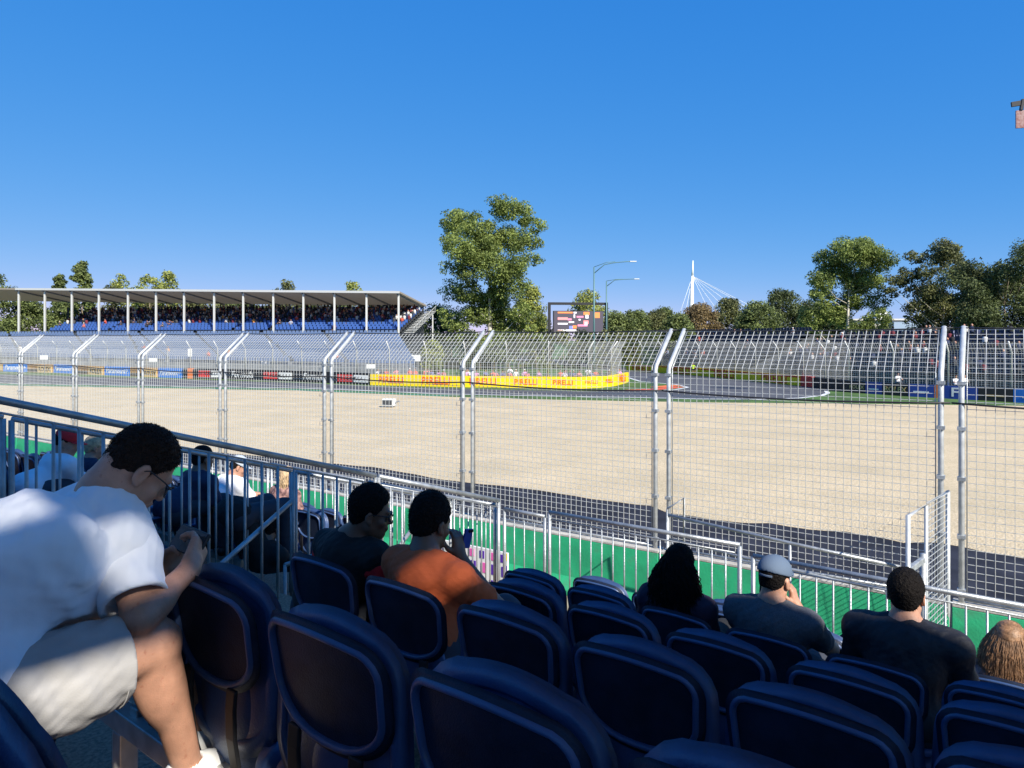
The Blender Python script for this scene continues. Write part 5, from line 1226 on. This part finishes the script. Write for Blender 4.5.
# shorts
f = Field(lo, hi, .006)
f.cone(hipL-ZZ*.01, hipR-ZZ*.01, .130, .130, .03)
hems = []
for h_, k_ in ((hipR,kneeR),(hipL,kneeL)):
    d = nrm(k_-h_); e = h_+d*(np.linalg.norm(k_-h_)*.80); f.cone(h_, e+d*.05, .118, .100, .03); f.cone(h_-ZZ*.02, e+d*.05-ZZ*.022, .11,.095,.03); hems.append((e,d))
f.noise(.0030, 17, 21, (1.2,1.2,.5)); f.noise(.0018, 40, 22)
for (e,d), k_ in zip(hems,(kneeR,kneeL)):
    half(f, e, d, .135); f.cone(e-d*.03, e+d*.05, .082, .088, .006, True)
sh_ = obj_from(f, 'shorts', M['khaki'], man, smooth=1)
e, d = hems[0]; t1 = nrm(np.cross(d, ZZ)); t2 = np.cross(t1, d); m = MB()
pts = [Vector(e-d*.02-ZZ*.011+t1*.101*math.cos(a)+t2*.108*math.sin(a)) for a in np.linspace(0,2*math.pi,30)]
m.tube(pts, .0022, 5, cap=False); m.build('hem_stitching', M['khaki'], sh_, smooth=True)
ho = obj_from(hair_cap(Hm, hax, .96, .0045, .0010, vol=.0065, nape=-.060, seed=4), 'hair', M['hair_brown'], man); tufts(ho, 9000, .0065, .0007, tuple(hax[2]*-.2-hax[1]*.2), 3)
glasses(Hm, hax, man, False, .96)
for a in (ankR, ankL):
    f = Field(a-.16, a+.28, .005); f.cone(a-ZZ*.035-nF*.035, a+nF*.15-ZZ*.052, .046, .038, .02); f.cone(a-ZZ*.035, a-ZZ*.005, .046,.047,.02); f.cone(a+nF*.06-ZZ*.02, a+nF*.12-ZZ*.04,.034,.028,.02); f.cone(a-ZZ*.012,a+ZZ*.06,.040,.038,.004,True)
    zf = -(0)-0.0; c = V3(a[0],a[1],max(.018,a[2]-.085)); half(f, c, V3(0,0,-1), .3); o = obj_from(f, 'shoe', M['shoe'], man)
    m = MB(); o2 = [Vector(c+V3(0,0,-.012)+nF*(.055+.125*math.cos(q))+rF*.045*math.sin(q)*(1-.15*math.cos(q))) for q in np.linspace(0,2*math.pi,22)[:-1]]
    m.loft([o2,[v+Vector((0,0,.022)) for v in o2]]); m.build('sole', M['sole'], o, bevel=.004)
    m = MB()
    for i in range(5): b_ = a+nF*(.05+.018*i)-ZZ*(.005+.006*i)+ZZ*.008; m.tube([Vector(b_-rF*.022-ZZ*.008),Vector(b_+ZZ*.004),Vector(b_+rF*.022-ZZ*.008)],.0025,5)
    m.build('lace', M['sole'], o, smooth=True)
    for i in (0,1):
        m = MB(); b_ = a+rF*.046+nF*(.035+.03*i)-ZZ*.035; m.beam(Vector(b_+ZZ*.012-nF*.01),Vector(b_-ZZ*.016+nF*.012),.004,.007); m.build('stripe', M['cable'], o)
phone(Vector(pc+mb0), pw, pu, (.155,.076), 'black phone held sideways in both hands of the man in white')

# ------------------------------------------------------------------ the others
A = sitter('man with thick dark hair and sunglasses in a black shirt with red sleeves', 371, 511, 1, dp=.40, head_tilt=12, face=38, shirt='tee_black', skin='skin_dark', hstyle='thick', sleeve_mat='red_cloth', arms='lap', vox=.007, hip=.24, shift=-.12)
glasses(A[1], A[2], A[0], True)
A = sitter('man in a rust orange tee holding up a blue phone', 431, 521, 1, dp=.38, head_tilt=14, face=0, shift=.05, shirt='tee_orange', skin='skin_dark', hstyle='thick', arms=('lap','face'), vox=.007, width=.94, hip=.24)
base = A[3]['base']; w_ = A[3]['wr'][1]; phone(Vector(w_)+Vector(base)+Vector((.03,.05,.07)), (.2,.1,1), (DY,DX,0), (.09,.055), 'blue backed phone held up by the man in orange', 'navyv')
A = sitter('woman with long curly black hair in a dark plum top', 680, 566, 3, dp=.30, head_tilt=6, face=10, shirt='tee_plum', hstyle='thick', arms='lap', vox=.008, width=.93, legs='tee_black')
strands(A[1], A[2], 800, .42, M['hair_dark'], A[0], 3, .22, .016, .05, .0028)
A = sitter('man in a faded blue cap and charcoal tee with his hands at his face', 775, 577, 3, dp=.30, head_tilt=6, face=8, shirt='tee_grey', hstyle='stubble', cap='cap_blue', arms='face', vox=.007, width=1.02)
base = A[3]['base']; w_ = A[3]['wr'][-1]; phone(Vector(w_)+Vector(base)+Vector((.01,.02,.09)), (.1,.1,1), (DX,-DY,0), (.14,.07), 'dark phone at the left cheek of the man in the blue cap')
A = sitter('broad man with short black hair in a black shirt at the right', 906, 592, 3, dp=.30, head_tilt=2, face=-4, shirt='tee_pleated', hstyle='short', sleeve='long', arms='lap', vox=.008, width=1.14)
A = sitter('person with red blond hair and a patterned top at the right edge', 1010, 642, 4, dp=.30, head_tilt=8, face=0, shirt='pattern', hstyle='short', hair='hair_blond', arms='lap', vox=.009, width=.86, sc=.97)
strands(A[1], A[2], 2600, .34, M['hair_blond'], A[0], 6, .22, .004, .03, .0011, freq=9)
# beyond the stairs
A = sitter('person in a red cap and white tee beyond the stair railing', 68, 441, 1, dp=.62, head_tilt=20, face=40, shirt='tee_white', hstyle='stubble', cap='red_cloth', arms='knee', vox=.012, hip=.3, group='spectators beyond the stairs')
A = sitter('person with curly fair hair and a navy top beyond the stair railing', 95, 447, 2, dp=.55, head_tilt=10, face=10, shirt='tee_navy', hstyle='thick', hair='hair_fair', arms='lap', vox=.012, group='spectators beyond the stairs')
A = sitter('person with dark hair in a navy jersey seen between balusters left of the white cap', 203, 458, 2, dp=.75, head_tilt=8, face=0, shirt='tee_navy', skin='skin_dark', hstyle='short', arms='lap', vox=.012, hip=.45, group='spectators beyond the stairs')
A = sitter('person in a pale cap and white tee leaning forward beyond the stairs', 239, 466, 3, dp=.85, head_tilt=22, face=28, shirt='tee_white', hstyle='stubble', cap='cap_grey', arms='knee', vox=.012, hip=.45, group='spectators beyond the stairs')
A = sitter('fair haired person in a brown top beyond the lower stairs', 288, 476, 4, dp=.6, head_tilt=6, face=10, shirt='pattern', hstyle='short', hair='hair_fair', arms='lap', vox=.012, group='spectators beyond the stairs')
strands(A[1], A[2], 160, .3, M['hair_fair'], A[0], 9, .1, .006, .02, .005)
A = sitter('dark clothed person crouching low behind the stair railing', 270, 528, 2, dp=1.0, head_tilt=20, face=-30, shirt='tee_black', skin='skin_dark', hstyle='thick', arms='knee', vox=.012, hip=.7, lean_side=.1, group='spectators beyond the stairs')
A = sitter('person in dark clothes and purple cap at the far left edge', 0, 412, 1, dp=.35, head_tilt=8, face=0, shirt='tee_black', hstyle='stubble', cap='purple_cloth', arms='lap', vox=.012, group='spectators beyond the stairs') if False else None
# ------------------------------------------------------------------ seats last, knowing who sits where
OCC['l'] = [(1,solve_t(371,rowp(1)+.40)),(1,solve_t(431,rowp(1)+.38)),(3,solve_t(680,rowp(3)+.3)),(3,solve_t(775,rowp(3)+.3)),(3,solve_t(906,rowp(3)+.3)),(4,solve_t(1010,rowp(4)+.3)),
            (1,solve_t(68,rowp(1)+.62)),(2,solve_t(95,rowp(2)+.55)),(2,solve_t(203,rowp(2)+.75)),(3,solve_t(239,rowp(3)+.85)),(4,solve_t(288,rowp(4)+.6)),(-1,1.80)]
for k,t,b in SEATS:
    if k == -1 and b == 'main' and t < .8: continue
    place_seat(k,t,b)
# yellow bag beside the man in black
P = S(rowp(3)+.35, solve_t(945,rowp(3)+.2), deck(3)); g = empty('bag', P, SROT, 'black bag with yellow trim on the deck right of the man in black', 'bag')
m = MB(); m.loft([[Vector((a*.14*q,b*.08*q,z)) for a,b in ((-1,-1),(1,-1),(1,1),(-1,1))] for z,q in ((0,.9),(.05,1),(.30,.98),(.42,.7))]); m.build('body', M['tee_black'], g, bevel=.02)
m = MB(); m.tube([(-.08,0,.40),(-.06,0,.52),(.06,0,.52),(.08,0,.40)],.011,8); m.build('handle', M['yellow'], g, smooth=True)
m = MB(); m.box((-.05,-.083,.26),(.03,.012,.16)); m.build('trim', M['yellow'], g)
# ================================================================== light, sky, camera
def sun_dir(az, el): return Vector((math.sin(R(az))*math.cos(R(el)), math.cos(R(az))*math.cos(R(el)), math.sin(R(el))))
S_ = sun_dir(SUN_AZ, SUN_EL)
sl = bpy.data.lights.new('sun','SUN'); sl.energy = SUN_E; sl.angle = R(.55); sl.color = (1,.94,.84)
so = bpy.data.objects.new('sun', sl); COL.objects.link(so); so.rotation_euler = S_.to_track_quat('Z','Y').to_euler(); so.location = (0,0,60)
w = bpy.data.worlds.new('World'); SC.world = w; w.use_nodes = True; N = w.node_tree.nodes; L = w.node_tree.links
sky = N.new('ShaderNodeTexSky'); sky.sky_type = 'NISHITA'; sky.sun_disc = False; sky.sun_elevation = R(SUN_EL); sky.sun_rotation = R(SUN_AZ)
sky.air_density = SKY[0]; sky.dust_density = SKY[1]; sky.ozone_density = SKY[2]; sky.altitude = 30
sp_ = N.new('ShaderNodeSeparateColor'); cb_ = N.new('ShaderNodeCombineColor'); L.new(sky.outputs[0], sp_.inputs[0])
for i_, (g_, a_) in enumerate(SKYC):          # the camera's deep blue rendering of a clear sky
    pw_ = N.new('ShaderNodeMath'); pw_.operation = 'POWER'; pw_.inputs[1].default_value = g_; L.new(sp_.outputs[i_], pw_.inputs[0])
    ml_ = N.new('ShaderNodeMath'); ml_.operation = 'MULTIPLY'; ml_.inputs[1].default_value = a_; L.new(pw_.outputs[0], ml_.inputs[0]); L.new(ml_.outputs[0], cb_.inputs[i_])
L.new(cb_.outputs[0], N['Background'].inputs[0]); N['Background'].inputs[1].default_value = SKY[3]
cd = bpy.data.cameras.new('camera'); co = bpy.data.objects.new('camera', cd); COL.objects.link(co); co.location = (0,0,HC); co.rotation_euler = (R(90),0,0)
cd.sensor_width = 36; cd.lens = F/1024*36; cd.shift_y = -(384-HY)/1024; cd.clip_start = .05; cd.clip_end = 6000; SC.camera = co
SC.view_settings.view_transform = 'Standard'; SC.view_settings.look = 'None'; SC.view_settings.gamma = 1; SC.view_settings.exposure = EXPO
SC.render.resolution_x = 1024; SC.render.resolution_y = 768; SC.render.engine = 'CYCLES'
